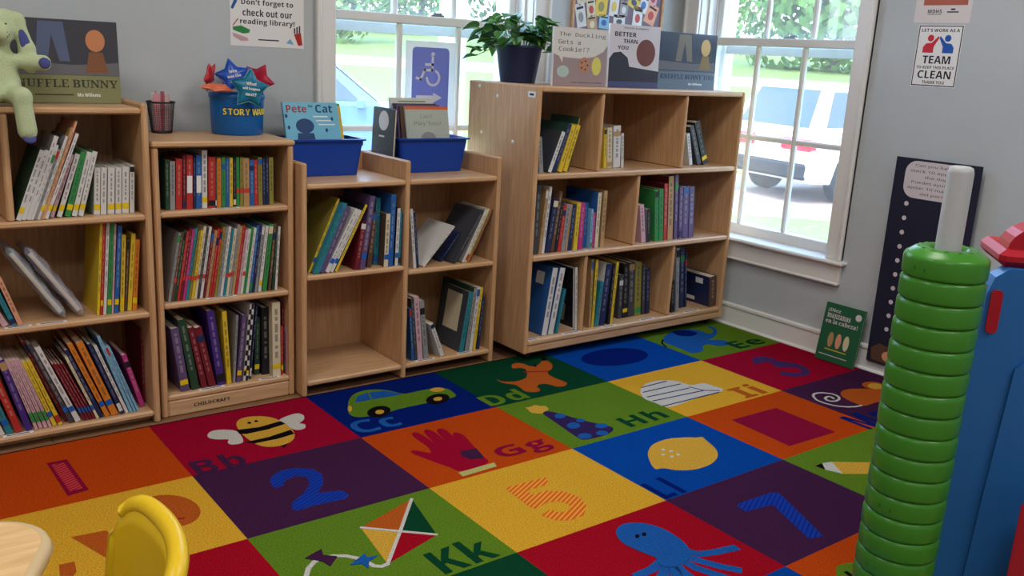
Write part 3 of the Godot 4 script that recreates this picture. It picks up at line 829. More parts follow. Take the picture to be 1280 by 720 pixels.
func build_bookcases():
	var T := 0.019
	var back := 0.006
	# bookcase under the plush rabbit
	var x0 := -0.62; var x1 := 1.098 * S; var zf := -0.09 * S; var zb := WALL_Z + 0.012
	var bc := thing("bookcase", "light wood bookcase with three shelves under the plush rabbit", "bookcase")
	panel("side_panel", bc, Vector3(x0, 0, zb), Vector3(x0 + T, 1.9 * S, zf), true)
	panel("side_panel", bc, Vector3(x1 - T, 0, zb), Vector3(x1, 1.905 * S, zf), true)
	back_sheet(bc, Vector3(x0 + T - 0.004, 0.03 * S, zb), Vector3(x1 - T + 0.004, 1.86 * S, zb + back))
	panel("top_panel", bc, Vector3(x0 + T, 1.845 * S, zb), Vector3(x1 - T, 1.88 * S, zf), false)
	for h in [1.28, 0.7, 0.08]:
		var sh := panel("shelf", bc, Vector3(x0 + T, (h - 0.036) * S, zb + back), Vector3(x1 - T, h * S, zf), false)
		if h == 0.7:
			shelf_tag(bc, sh, 6, 408, 40, h * S, zf); shelf_tag(bc, sh, 46, 402, 84, h * S, zf)
		if h == 0.08: shelf_tag(bc, sh, 4, 546, 42, h * S, zf)
	panel("divider", bc, Vector3(0.395 * S - T, 1.28 * S, zb + back), Vector3(0.395 * S, 1.845 * S, zf - 0.004), true)
	panel("kick_board", bc, Vector3(x0 + T, 0.0, zf - 0.05), Vector3(x1 - T, 0.044 * S, zf - 0.035), false)
	# narrow bookcase
	x0 = 1.122 * S; x1 = 1.985 * S; zf = -0.13 * S; zb = WALL_Z + 0.012
	bc = thing("bookcase", "narrow light wood bookcase with three full shelves between two wider bookcases", "bookcase")
	panel("side_panel", bc, Vector3(x0, 0, zb), Vector3(x0 + T, 1.655 * S, zf), true)
	panel("side_panel", bc, Vector3(x1 - T, 0, zb), Vector3(x1, 1.655 * S, zf), true)
	panel("top_panel", bc, Vector3(x0 - 0.003, 1.655 * S, zb), Vector3(x1 + 0.003, 1.69 * S, zf + 0.006), false)
	back_sheet(bc, Vector3(x0 + T - 0.004, 0.02 * S, zb), Vector3(x1 - T + 0.004, 1.655 * S, zb + back))
	for h in [1.28, 0.725, 0.14]:
		var sh := panel("shelf", bc, Vector3(x0 + T, (h - 0.036) * S, zb + back), Vector3(x1 - T, h * S, zf), false)
		if h == 1.28: shelf_tag(bc, sh, 265, 264, 300, h * S, zf)
		if h == 0.725: shelf_tag(bc, sh, 258, 374, 296, h * S, zf)
		if h == 0.14:
			shelf_tag(bc, sh, 249, 486, 281, h * S, zf); shelf_tag(bc, sh, 324, 476, 350, h * S, zf)
	var kb := panel("kick_board", bc, Vector3(x0 + T, 0.0, zf - 0.016), Vector3(x1 - T, 0.105 * S, zf - 0.002), false)
	var ka := on_z(243, 510, zf); var kc := on_z(288, 501, zf)
	var tx := text_part("maker_mark", "Childcraft".to_upper(), font_bold, mats["dark_ink"], kb, Vector2((ka.x + kc.x) / 2, 0.056 * S), kc.x - ka.x, 0.011, zf - 0.002)
	tx.scale.z = 0.05
	# bookcase with the blue bins
	x0 = 2.003 * S; x1 = 3.561 * S; zf = -0.05 * S; zb = WALL_Z + 0.05
	bc = thing("bookcase", "light wood cubby bookcase with four compartments holding two blue bins on top", "bookcase")
	var xm := 2.777 * S
	panel("side_panel", bc, Vector3(x0, 0, zb), Vector3(x0 + T, 1.552 * S, zf), true)
	panel("side_panel", bc, Vector3(x1 - T, 0, zb), Vector3(x1, 1.556 * S, zf), true)
	panel("divider", bc, Vector3(xm - T / 2, 0, zb), Vector3(xm + T / 2, 1.55 * S, zf), true)
	for e in [[x0 + T, xm - T / 2], [xm + T / 2, x1 - T]]:
		back_sheet(bc, Vector3(e[0] - 0.004, 0.06 * S, zb), Vector3(e[1] + 0.004, 1.55 * S, zb + back))
		for h in [1.42, (0.825 if e[0] < xm else 0.79), 0.105]:
			var sh := panel("shelf", bc, Vector3(e[0], (h - 0.036) * S, zb + back), Vector3(e[1], h * S, zf), false)
			if h == 0.105 and e[0] > xm:
				shelf_tag(bc, sh, 520, 449, 544, h * S, zf); shelf_tag(bc, sh, 572, 440, 590, h * S, zf)
	# wheeled bookcase
	x0 = 3.70 * S; x1 = 5.945 * S; zf = 0.151 * S; zb = -0.72 * S
	bc = thing("bookcase", "wide light wood bookcase on low casters with the potted plant on top", "bookcase")
	var y0 := 0.09 * S
	panel("side_panel", bc, Vector3(x0, y0, zb), Vector3(x0 + T, 2.075 * S, zf), true)
	panel("side_panel", bc, Vector3(x1 - T, y0, zb), Vector3(x1, 2.075 * S, zf), true)
	back_sheet(bc, Vector3(x0 + T - 0.004, y0, zb), Vector3(x1 - T + 0.004, 2.03 * S, zb + back))
	var hs := [2.075, 1.45, 0.845, 0.195]
	for h in hs:
		var sh := panel("shelf" if h < 2 else "top_panel", bc, Vector3(x0 + T, (h - 0.042) * S, zb + back), Vector3(x1 - T, h * S, zf), false)
		if h == 0.195:
			for e in [[659, 427, 674], [703, 416, 726], [752, 412, 770], [800, 400, 818], [855, 390, 874]]: shelf_tag(bc, sh, e[0], e[1], e[2], h * S, zf)
		if h == 0.845: shelf_tag(bc, sh, 712, 320, 735, h * S, zf)
	for e in [[4.335, 0], [5.248, 0], [4.778, 1], [4.28, 2], [5.262, 2]]:
		panel("divider", bc, Vector3(e[0] * S - 0.008, hs[e[1] + 1] * S, zb + back), Vector3(e[0] * S + 0.008, (hs[e[1]] - 0.042) * S, zf - 0.006), true)
	panel("kick_board", bc, Vector3(x0 + T, y0, zf - 0.02), Vector3(x1 - T, 0.153 * S, zf - 0.004), false)
	for q in [[0.05, -0.05], [0.05, -0.4], [1.12, -0.05], [1.12, -0.4]]:
		var st := new_st()
		add_lathe(st, [Vector2(0.0, -0.008), Vector2(0.014, -0.008), Vector2(0.016, -0.004), Vector2(0.016, 0.004), Vector2(0.014, 0.008), Vector2(0.0, 0.008)], 16)
		var wy := RUG_Y if zf + q[1] > -0.014 else 0.0
		var wh := done(st, "caster", mats["rubber"], bc)
		wh.transform = Transform3D(Basis(Vector3.FORWARD, PI / 2), Vector3(x0 + q[0], wy + 0.0162, zf + q[1]))
		box_part("caster_bracket", Vector3(x0 + q[0] - 0.016, wy + 0.03, zf + q[1] - 0.016), Vector3(x0 + q[0] + 0.016, y0 + 0.004, zf + q[1] + 0.016), mats["metal"], bc)
	# bolt covers and a small paper tag on the outer side
	for q in [[600, 107], [602, 165], [641, 177], [622, 120]]:
		var p := on_x(q[0], q[1], x0)
		var st := new_st()
		add_lathe(st, [Vector2(0.007, 0.0), Vector2(0.007, 0.002), Vector2(0.005, 0.003), Vector2(0.0, 0.003)], 14)
		done(st, "bolt_cover", mats["trim"], bc).transform = Transform3D(Basis(Vector3.BACK, PI / 2), Vector3(x0, p.y, p.z))
	var pt := on_x(665, 118, x0)
	box_part("paper_tag", Vector3(x0 - 0.0008, pt.y - 0.011, pt.z - 0.022), Vector3(x0, pt.y + 0.011, pt.z + 0.022), mats["paper"], bc)
	box_part("tag_print", Vector3(x0 - 0.0012, pt.y - 0.004, pt.z - 0.012), Vector3(x0, pt.y + 0.004, pt.z + 0.012), mats["ink"], bc)

# ---------------------------------------------------------------- books
const ORD1 := ["first", "second", "third", "fourth", "fifth", "sixth", "seventh", "eighth", "ninth", "tenth", "eleventh", "twelfth", "thirteenth", "fourteenth", "fifteenth", "sixteenth", "seventeenth", "eighteenth", "nineteenth"]
const TENS := ["twentieth", "thirtieth", "fortieth"]
const TENS2 := ["twenty", "thirty", "forty"]
func ordinal(n: int) -> String:
	if n < 20: return ORD1[n - 1]
	return TENS[n / 10 - 2] if n % 10 == 0 else TENS2[n / 10 - 2] + "-" + ORD1[n % 10 - 1]
func light_col(c: Color) -> bool: return c.get_luminance() > 0.42
func book(label: String, group: String, at: Vector3, lean: float, t: float, h: float, d: float, col: String, flags: Array) -> Node3D:
	# stands on its lower edge at `at`; the spine faces +z; lean > 0 tips it towards +x
	var n := thing("book", label, "book", at, 0.0, group)
	n.rotation.z = -lean
	var x0 := -t if lean > 0.0 else 0.0
	var bt := clampf(t * 0.12, 0.0012, 0.003)
	var side := col
	for f in flags:
		if f.begins_with("f:"): side = f.substr(2).replace("_", " ")
	var st := new_st()
	add_box(st, Vector3(x0, 0, -0.0015), Vector3(x0 + t, h, 0.0))
	if side == col:
		add_box(st, Vector3(x0, 0, -d), Vector3(x0 + bt, h, -0.0015))
		add_box(st, Vector3(x0 + t - bt, 0, -d), Vector3(x0 + t, h, -0.0015))
		done(st, "cover", book_mat(col), n)
	else:
		done(st, "spine", book_mat(col), n)
		st = new_st()
		add_box(st, Vector3(x0, 0, -d), Vector3(x0 + bt, h, -0.0015))
		add_box(st, Vector3(x0 + t - bt, 0, -d), Vector3(x0 + t, h, -0.0015))
		done(st, "cover", book_mat(side), n)
	st = new_st()
	add_box(st, Vector3(x0 + bt, 0.003, -d + 0.003), Vector3(x0 + t - bt, h - 0.003, -0.0015))
	done(st, "pages", mats["pages"], n)
	# title printed along the spine
	var cc: Color = BOOK_COLORS[col]
	if t > 0.004 and not flags.has("plain"):
		st = new_st()
		var y := h * rng.randf_range(0.22, 0.3)
		var w := t * rng.randf_range(0.22, 0.4)
		var xm := x0 + t / 2
		while y < h * 0.9:
			var l := minf(h * rng.randf_range(0.035, 0.12), h * 0.92 - y)
			add_box(st, Vector3(xm - w / 2, y, -0.0005), Vector3(xm + w / 2, y + l, 0.0003))
			y += l + h * rng.randf_range(0.02, 0.05)
		var ik := "title on " + col
		mat(ik, cc.lerp(c8(60, 56, 60) if light_col(cc) else c8(196, 188, 170), 0.42), 0.6)
		done(st, "title_print", mats[ik], n)
	if t > 0.004 and flags.is_empty() and rng.randf() < 0.5:
		var oc: String = ["red", "blue", "cream", "black", "green", "tan", "white", "navy"][rng.randi() % 8]
		st = new_st()
		var b0: float = h * ([0.04, 0.76, 0.86][rng.randi() % 3])
		add_box(st, Vector3(x0 + 0.0002, b0, -0.001), Vector3(x0 + t - 0.0002, b0 + h * 0.11, 0.0004))
		done(st, "spine_band", book_mat(oc), n)
	for f in flags:
		match f:
			"y":
				st = new_st()
				add_box(st, Vector3(x0 + 0.0003, h * 0.1, -0.006), Vector3(x0 + t - 0.0003, h * 0.1 + 0.017, 0.0006))
				done(st, "dot_sticker", mats["sticker_yellow"], n)
			"b":
				st = new_st()
				add_box(st, Vector3(x0 + 0.0003, h * 0.14, -0.012), Vector3(x0 + t - 0.0003, h * 0.14 + 0.018, 0.0006))
				done(st, "spine_tape", mats["tape_blue"], n)
			"r":
				st = new_st()
				add_box(st, Vector3(x0 + 0.0003, h * 0.28, -0.006), Vector3(x0 + t - 0.0003, h * 0.28 + 0.014, 0.0006))
				done(st, "spine_tape", mats["tape_red"], n)
			"w":
				st = new_st()
				add_box(st, Vector3(x0 + t * 0.08, h * 0.3, -0.001), Vector3(x0 + t * 0.92, h * 0.62, 0.0007))
				done(st, "spine_label", mats["paper"], n)
			"g":
				st = new_st()
				add_box(st, Vector3(x0 + 0.0003, h * 0.1, -0.012), Vector3(x0 + t - 0.0003, h * 0.24, 0.0006))
				done(st, "spine_band", book_mat("green"), n)
			"k":
				st = new_st()
				var sq := h / 15.0
				for k in 15:
					var a := x0 if k % 2 else x0 + t * 0.45
					add_box(st, Vector3(a, k * sq, -0.001), Vector3(a + t * 0.5, k * sq + sq, 0.0006))
				done(st, "checkered_print", mats["dark_ink"], n)
			"p":
				st = new_st()
				add_box(st, Vector3(x0 - 0.0006, h * 0.3, -d * 0.82), Vector3(x0, h * 0.92, -d * 0.22))
				done(st, "cover_panel", book_mat("cream"), n)
			"q":
				st = new_st()
				add_box(st, Vector3(x0 - 0.0006, h * 0.1, -d * 0.7), Vector3(x0, h * 0.22, -d * 0.45))
				done(st, "cover_sticker", mats["paper"], n)
				st = new_st()
				add_box(st, Vector3(x0 - 0.0006, h * 0.72, -d * 0.42), Vector3(x0, h * 0.9, -d * 0.2))
				done(st, "cover_sticker", mats["paper"], n)
			"m":
				st = new_st()
				for e in [[0.02, 0.05, 0.0, 1.0], [0.95, 0.98, 0.0, 1.0], [0.02, 0.98, 0.0, 0.025], [0.02, 0.98, 0.975, 1.0]]:
					add_box(st, Vector3(x0 - 0.0006, h * e[2], -d * e[1]), Vector3(x0, h * e[3], -d * e[0]))
				done(st, "cover_border", mats["paper"], n)
				st = new_st()
				var bl := PackedVector2Array()
				for v in [[0.3, 0.1], [0.7, 0.12], [0.8, 0.3], [0.6, 0.5], [0.75, 0.75], [0.55, 0.8], [0.4, 0.55], [0.25, 0.35]]: bl.append(Vector2(-v[0] * d, v[1] * h))
				add_prism(st, bl, -0.0004, 0.0006, Transform3D(Basis(Vector3.UP, -PI / 2), Vector3(x0, 0, 0)))
				done(st, "cover_picture", book_mat("grey"), n)
	return n
func book_row(where: String, from: String, group: String, shelf: float, zfront: float, recess: float, depth: float, lim: Vector3, list: Array):
	# each entry: bottom x, bottom x2, top x, top y (pixels of the spine in the photograph), colour, marks; c.. = centimetres behind the front edge
	# books that would cut into a neighbour or the case take the neighbour's lean or are set a little further along
	var rows := []
	var squeeze := 1.0
	for attempt in 4:
		rows = []
		var quads := []
		var spill := 0.0
		for s in list:
			var f: PackedStringArray = s.split(" ")
			var flags := []
			var rc := recess
			var dp := depth
			for i in range(5, f.size()):
				if f[i].begins_with("c:"): rc = f[i].substr(2).to_float() / 100.0
				elif f[i].begins_with("d:"): dp = f[i].substr(2).to_float() / 100.0
				else: flags.append(f[i])
			var z := zfront - rc
			var xa := x_on_line(f[0].to_float(), shelf, z)
			var xb := x_on_line(f[1].to_float(), shelf, z)
			var top := on_z(f[2].to_float(), f[3].to_float(), z)
			var lean := atan2(top.x - xa, top.y - shelf)
			if absf(lean) < 0.02: lean = 0.0
			var h := Vector2(top.x - xa, top.y - shelf).length()
			var t := maxf((xb - xa) * cos(lean) * 0.93 * squeeze, 0.003)
			h = minf(h, (lim.z - shelf - 0.004 - t * absf(sin(lean))) / cos(lean))
			var shift := maxf(0.0, lim.x + 0.001 - xa)
			if xb > lim.y - 0.001: shift = lim.y - 0.001 - xb
			if lean < 0.0:   # keep the top clear of the panel it leans on
				while lean < -0.02 and xa + shift + h * sin(lean) < lim.x + 0.001: lean += 0.01
			else:
				while lean > 0.02 and xb + shift + h * sin(lean) > lim.y - 0.001: lean -= 0.01
			var last_lean: float = quads[-1][1] if quads.size() else lean
			var q := book_quad(xa + shift, xb + shift, shelf, lean, t, h)
			for tries in 260:
				var hit := false
				for e in quads.slice(maxi(0, quads.size() - 6)):
					for g in Geometry2D.intersect_polygons(e[0], q):
						if absf(area_of(g)) > 1e-10: hit = true
				if not hit: break
				if tries < 8: lean = lerpf(lean, last_lean, 0.3)
				elif tries == 8: lean = last_lean
				else: shift += 0.0007
				q = book_quad(xa + shift, xb + shift, shelf, lean, t, h)
			var over := 0.0
			for v in q: over = maxf(over, v.x - lim.y + 0.0004)
			if over > 0.0:
				t = maxf(0.002, t - over)
				if lean > 0.0: xb -= over
				q = book_quad(xa + shift, xb + shift, shelf, lean, t, h)
			for v in q: spill = maxf(spill, v.x - lim.y)
			quads.append([q, lean])
			rows.append([xa + shift, xb + shift, z, lean, t, h, dp, f[4].replace("_", " "), flags])
		if spill < 0.0005: break
		squeeze *= 0.9
	var k := 0
	for r in rows:
		k += 1
		var flags: Array = r[8]
		var t: float = r[4]
		var look := ""
		if t < 0.008: look = "thin "
		elif t > 0.018: look = "thick "
		var st := ""
		for e in [["y", " with yellow dot"], ["b", " with blue tape"], ["w", " with white spine label"], ["k", " with checkered spine"], ["r", " with red tape"]]:
			if flags.has(e[0]): st = e[1]
		var label := "%s%s book%s, %s from %s, %s" % [look, r[7], st, ordinal(k), from, where]
		var px: float = r[1] if r[3] > 0.0 else r[0]
		if flags.has("bag"):
			label = "clear plastic bag holding a %s book, leaning on the middle shelf" % r[7]
			bagged_book(label, Vector3(px, shelf + 0.0005, r[2]), r[3], t, r[5], r[7])
		else:
			book(label, group, Vector3(px, shelf + 0.0005, r[2]), r[3], t, minf(r[5], lim.z - shelf), r[6], r[7], flags)
func area_of(p: PackedVector2Array) -> float:
	var a := 0.0
	for i in p.size(): a += p[i].cross(p[(i + 1) % p.size()])
	return a / 2
func book_quad(xa: float, xb: float, y: float, lean: float, t: float, h: float) -> PackedVector2Array:
	var o := Vector2(xb if lean > 0.0 else xa, y)
	var x0 := -t if lean > 0.0 else 0.0
	var p := PackedVector2Array()
	for v in [Vector2(x0, 0), Vector2(x0 + t, 0), Vector2(x0 + t, h), Vector2(x0, h)]: p.append(o + v.rotated(-lean))
	return p
func bagged_book(label: String, at: Vector3, lean: float, t: float, h: float, col: String):
	var clear := mat("clear_plastic", Color(0.86, 0.86, 0.9, 0.3), 0.12)
	clear.transparency = BaseMaterial3D.TRANSPARENCY_ALPHA
	var n := thing("bagged_book", label, "bagged book", at, 0.0, "plastic-bagged books")
	n.rotation.z = -lean
	box_part("cover", Vector3(t * 0.25, 0.012, -0.17), Vector3(t * 0.7, h * 0.94, -0.012), book_mat(col), n, 0.001)
	box_part("pages", Vector3(t * 0.32, 0.016, -0.1705), Vector3(t * 0.62, h * 0.93, -0.0115), mats["pages"], n)
	box_part("cover_print", Vector3(t * 0.24, 0.05, -0.14), Vector3(t * 0.26, h * 0.7, -0.05), book_mat("pink"), n)
	var st := new_st()
	st.set_smooth_group(1)
	var NX := 14; var NY := 18
	for s in [0, 1]:
		var g := []
		for j in NY + 1:
			var r := []
			for i in NX + 1:
				var u := float(i) / NX; var v := float(j) / NY
				var edge := sqrt(minf(1.0, minf(minf(u, 1 - u), minf(v, 1 - v)) * 6.0))
				var wob := 0.0024 * (sin(u * 17.0 + v * 5.0) + sin(v * 23.0 - u * 9.0)) * edge
				r.append(Vector3((t * 0.5) + (1 if s else -1) * (t * 0.45 * edge + wob), v * h, -0.185 * u + 0.004))
			g.append(r)
		for j in NY:
			for i in NX:
				quad_out(st, Vector3(t * 0.5, h / 2, -0.09), g[j][i], g[j][i + 1], g[j + 1][i + 1], g[j + 1][i])
	done(st, "plastic_bag", clear, n)

func build_book_rows():
	var zf := -0.09 * S
	book_row("upper shelf under plush rabbit", "shelf divider", "books on the upper shelf of the rabbit bookcase", 1.28 * S, zf, 0.012, 0.17, Vector3(0.395 * S, 1.098 * S - 0.019, 1.845 * S), [
		"12 19 42 189 white y f:dark_green", "19 25 49 189 white f:grey", "25.5 32 60 171 white f:grey", "33 37 64 182 white", "37.5 42 69 188 grey", "43 46.5 78 171 white y f:grey", "47 50 85 160 tan y",
		"51 54 91 152 peach", "55 60 94 168 white y", "62 67 85 193 pink y c:3", "70 77 91 193 white y c:3 f:charcoal", "80 88 99 191 green y c:3", "89 96 107 191 white y c:3", "97 104 114 190 white y c:3 f:green",
		"117 125 117.5 210 white y c:4", "125.4 133 126 210 white c:4 f:white", "134 143 134.5 210 white y c:4", "144 151.5 144.3 210 white y c:4", "152 161 152.3 209 white y c:4", "162 168 162 207 white c:4"])
	book_row("middle shelf under plush rabbit", "plastic-bagged books end", "books on the middle shelf of the rabbit bookcase", 0.7 * S, zf, 0.02, 0.17, Vector3(-0.6, 1.098 * S - 0.019, 1.244 * S), [
		"4 13 -22 372 pink", "15 22 -12 356 teal", "23 30 -4 350 peach", "75 96 2 316 teal bag", "98 119 25 317 purple bag",
		"121 124.5 125 279 yellow y c:3", "125 128.5 128.5 279 red y c:3", "129 133 133 279 white c:3", "133.5 139 137.5 279 green y c:3", "139.5 142 142 280 pink c:3", "142.5 148 147 283 blue y c:3",
		"149.5 155 152 294 yellow y c:4", "155.5 158.5 159 300 brown c:4", "159 164.5 164 293 yellow c:4", "165 171 168 300 orange y c:4"])
	book_row("bottom shelf under plush rabbit", "shelf label end", "books on the bottom shelf of the rabbit bookcase", 0.08 * S, zf, 0.02, 0.18, Vector3(-0.6, 1.098 * S - 0.019, 0.664 * S), [
		"1 8 -36 478 white", "9 19 -28 470 teal b", "20 31 -16 462 red", "33 43 -3 452 violet", "44 49 2 454 pink g", "49.5 55 8 453 pink g", "55.5 61 14 452 pink g", "61.5 66 20 451 pink g",
		"66.5 73 24 455 yellow b", "73.5 80 31 453 yellow", "81 86.5 19 432 maroon c:4", "87 94 29 434 charcoal b", "95 103.5 41 437 white b", "105 109 65 456 maroon b", "109.5 113 69 456 maroon b", "113.5 117 73 456 maroon b", "117.5 120.5 77 455 maroon b",
		"121 125 81 447 cream b", "125.5 131 76 441 navy", "132 139.5 84 431 orange b", "140 150.5 95 430 orange b", "151 157 109 431 navy", "157.5 162 117 433 white", "162.5 167 121 421 sky_blue", "167.5 171 127 435 sky_blue", "171.5 175 132 436 sky_blue", "176 183 152 445 magenta c:5", "184 186.5 181 412 maroon c:9", "187.5 190 185 424 brown c:9"])
	zf = -0.13 * S
	book_row("narrow bookcase top shelf", "pencil cup end", "books on the top shelf of the narrow bookcase", 1.28 * S, zf, 0.03, 0.14, Vector3(1.122 * S + 0.019, 1.985 * S - 0.019, 1.655 * S), [
		"207 212 206 200 dark_green", "212.4 219 212 202 grey", "219.6 227.6 219.5 199 red", "228.6 232.4 228.2 195 maroon", "232.8 241 232.6 194.5 red w", "241.6 244.6 241.4 197 navy", "244.9 252 244.6 194.5 blue w", "252.3 259 252 188 white y",
		"260.2 269 260 197 red", "269.3 271 269 199 charcoal", "271.3 276.4 271 198 orange", "276.7 282 276.5 197 green", "282.2 286.6 282 198 blue", "286.9 291 286.8 197.5 yellow", "291.4 295.2 291.4 199 black", "295.6 299.6 295.5 197 green r", "300 304 300 197 olive r",
		"304.3 312 304.2 198 tan r", "312.3 318 312.3 200 blue", "318.4 323 318.3 200 red", "323.4 328.6 323.4 197 olive", "328.9 332.4 328.9 198 navy", "332.8 336.5 332.8 198 navy", "337 342.4 337 197 olive"])
	var cols := ["grey", "brown r", "dark_green", "red r", "maroon r", "magenta", "teal r", "olive r", "yellow r", "cream r", "charcoal", "white r", "maroon", "tan", "red", "red", "olive", "grey", "white", "teal r", "cream r", "grey r", "tan", "red", "pink", "white r", "green", "white", "blue", "navy", "grey"]
	var row := []
	for i in cols.size():
		var a := 210.0 + i * 3.6
		var tops := [292.0, 291.0, 289.0, 290.0, 287.0, 288.0, 287.0, 291.0, 290.0, 285.0, 287.0, 286.0]
		row.append("%.1f %.1f %.1f %.1f %s" % [a, a + 3.4, a + 13.0 - i * 0.1, tops[i % 12] - i * 0.17, cols[i]])
	row.append_array(["322.4 326.4 332 283 white y", "327.4 333 336.5 281 green", "335 338.4 339 280 brown", "339.6 342 342.4 283 dark_green", "343.5 346.4 344.6 284 white"])
	book_row("narrow bookcase middle shelf", "rabbit end", "books on the middle shelf of the narrow bookcase", 0.725 * S, zf, 0.02, 0.17, Vector3(1.122 * S + 0.019, 1.985 * S - 0.019, 1.244 * S), row)
	book_row("bottom shelf of narrow bookcase", "rabbit bookcase end", "books on the bottom shelf of the narrow bookcase", 0.14 * S, zf, 0.02, 0.18, Vector3(1.122 * S + 0.019, 1.985 * S - 0.019, 0.689 * S), [
		"227 239 213 412 purple y f:purple", "240 251.5 222 401 dark_green", "252.5 261 234 411 maroon", "261.5 272 242.5 411 maroon", "272.5 283.5 258 390 violet", "284 290.5 277.5 390 yellow y", "291 294 295 395 grey", "294.4 301 302 395 purple y", "303 310 311 381 white k y", "311 313.5 320 382 navy c:3",
		"317 324 316 398 dark_green y c:6", "328 338.5 328 385 black c:5", "339.5 351 339.5 379 cream y", "351.6 354.4 352 408 red y", "354.8 357.4 355 379 maroon c:4", "358.2 362 358.4 409 pink"])
	zf = -0.05 * S
	book_row("cubby above the empty one", "narrow bookcase end", "books in the cubby above the empty one", 0.825 * S, zf, 0.015, 0.2, Vector3(2.003 * S + 0.019, 2.777 * S - 0.0095, 1.384 * S), [
		"384.5 387.5 422 249 yellow b c:4 f:olive", "388.8 392.4 428 257 teal", "392.8 397 432.5 257 teal", "397.5 404.6 437 263 purple", "405 411 443 263 white b", "411.4 416 448 264 white b", "417.5 421 456 257 yellow f:black", "442.5 448.6 452 279 maroon", "449 456 461.5 246 purple b",
		"458 464 466 266 brown c:3", "466 472 470 248 teal c:6", "474.6 480 476.5 268 cream b f:brown", "481.2 487.6 481 244 blue b", "488.2 490.6 489 258 maroon c:3", "491 495 491.6 261 white b f:black", "496 498.4 496 264 teal", "499 502.6 499 268 navy"])
	book_row("cubby beside wheeled bookcase, upper", "divider", "books in the upper cubby beside the wheeled bookcase", 0.79 * S, zf, 0.02, 0.18, Vector3(2.777 * S + 0.0095, 3.561 * S - 0.019, 1.384 * S), [
		"517 520.6 512.5 262 white f:white", "521 524 516.5 266 navy f:white", "527 530 566 284 white f:white", "548 552 572 292 navy c:7", "566 568.6 591 258 charcoal f:charcoal", "577 579.6 589.5 257 white f:grey", "580 582.6 592.3 256 cream", "583 585.6 595.2 257 olive", "585.6 588 597.6 257 red", "588.4 590.6 600 257 navy"])
	book_row("cubby beside wheeled bookcase, lower", "divider", "books in the lower cubby beside the wheeled bookcase", 0.105 * S, zf, 0.02, 0.18, Vector3(2.777 * S + 0.0095, 3.561 * S - 0.019, 0.754 * S), [
		"515 517.6 511.5 386 blue", "518 522 513.5 374 charcoal", "522.4 529 516.5 372 pink", "530 536 523 377 grey", "551 556.5 533 409 white c:1", "573 579 586 366 teal f:charcoal p d:17", "580.5 584.6 590 361 grey f:dark_green d:22", "586 590 594 360 white", "590.5 594 597 360 yellow", "595.5 599 599.5 372 navy"])
	zf = 0.151 * S
	book_row("top of wheeled bookcase, plant cubby", "plant end", "books in the upper cubby under the plant", 1.45 * S, zf, 0.03, 0.17, Vector3(3.7 * S + 0.019, 4.335 * S - 0.008, 2.033 * S), [
		"674.5 679.6 672.5 172 grey f:sky_blue", "684 688.8 702 166 white f:charcoal", "689.4 694.6 706 154 navy f:dark_green", "696.6 702 714.5 158 yellow", "703 708.4 720.5 157.5 yellow", "709 710.5 722 146 dark_green c:5"])
	book_row("middle upper cubby of wheeled bookcase", "shelf divider", "books in the middle upper cubby of the wheeled bookcase", 1.45 * S, zf, 0.09, 0.15, Vector3(4.335 * S + 0.008, 5.248 * S - 0.008, 2.033 * S), [
		"754.6 758.2 755.4 161 yellow", "759 765 759.6 160 cream", "766.4 775.8 767.4 158 white", "776.4 779.6 776.8 167 white f:black"])
	book_row("upper cubby beside window", "shelf divider", "books in the upper cubby beside the window", 1.45 * S, zf, 0.07, 0.15, Vector3(5.248 * S + 0.008, 5.945 * S - 0.019, 2.033 * S), [
		"862 866 858.5 168 white", "872 877.6 862.5 159 charcoal", "879 886 868.5 154 black y"])
	book_row("wheeled bookcase, middle shelf", "tub bookcase end", "books on the long middle shelf of the wheeled bookcase", 0.845 * S, zf, 0.03, 0.2, Vector3(3.7 * S + 0.019, 4.778 * S - 0.008, 1.408 * S), [
		"666.5 672 671 231 charcoal f:dark_green", "673 676 683 237 tan", "676.6 680 687 234 white", "681 687 692.5 250 navy", "687.6 691.8 695 240 brown", "692.3 695.8 699 252 black", "696.3 700.6 703 256 red", "701 706 706 256 grey", "706.4 708.6 711 256 tan", "709 714 713 256 navy",
		"716 721 721.5 254 yellow", "721.6 727.4 725.5 254 magenta", "728 733 731 254 blue c:5", "734.4 737.2 737 262 sky_blue", "738 741 741 266 magenta", "743 747.4 748 241 cream f:blue", "750 754.6 755 239 tan"])
	book_row("wheeled bookcase, middle shelf", "green pair cubby divider", "books in the middle cubby near the window", 0.845 * S, zf, 0.03, 0.17, Vector3(4.778 * S + 0.008, 5.945 * S - 0.019, 1.408 * S), [
		"802 807.4 799.8 257 pink", "808.4 813 809 262 black f:grey", "818.4 823 819 238 green", "823.6 829 824.5 237 green", "829.4 833.6 831 230 red f:maroon", "834.4 841 836.4 221 tan f:maroon", "842.6 846.6 844.6 219 purple", "848 852.6 850 234 purple", "853 860 855 234 purple", "860.6 866.8 862.6 234 purple"])
	book_row("wheeled bookcase, bottom shelf", "tub bookcase end", "books in the lower cubby with blue binders", 0.195 * S, zf, 0.025, 0.2, Vector3(3.7 * S + 0.019, 4.28 * S - 0.008, 0.803 * S), [
		"676.5 683 691 336 white f:blue q d:22", "684.2 691 700 336 white f:blue d:22", "694 697 705 362 teal", "723.4 726.4 724.4 334 white f:black m d:24"])
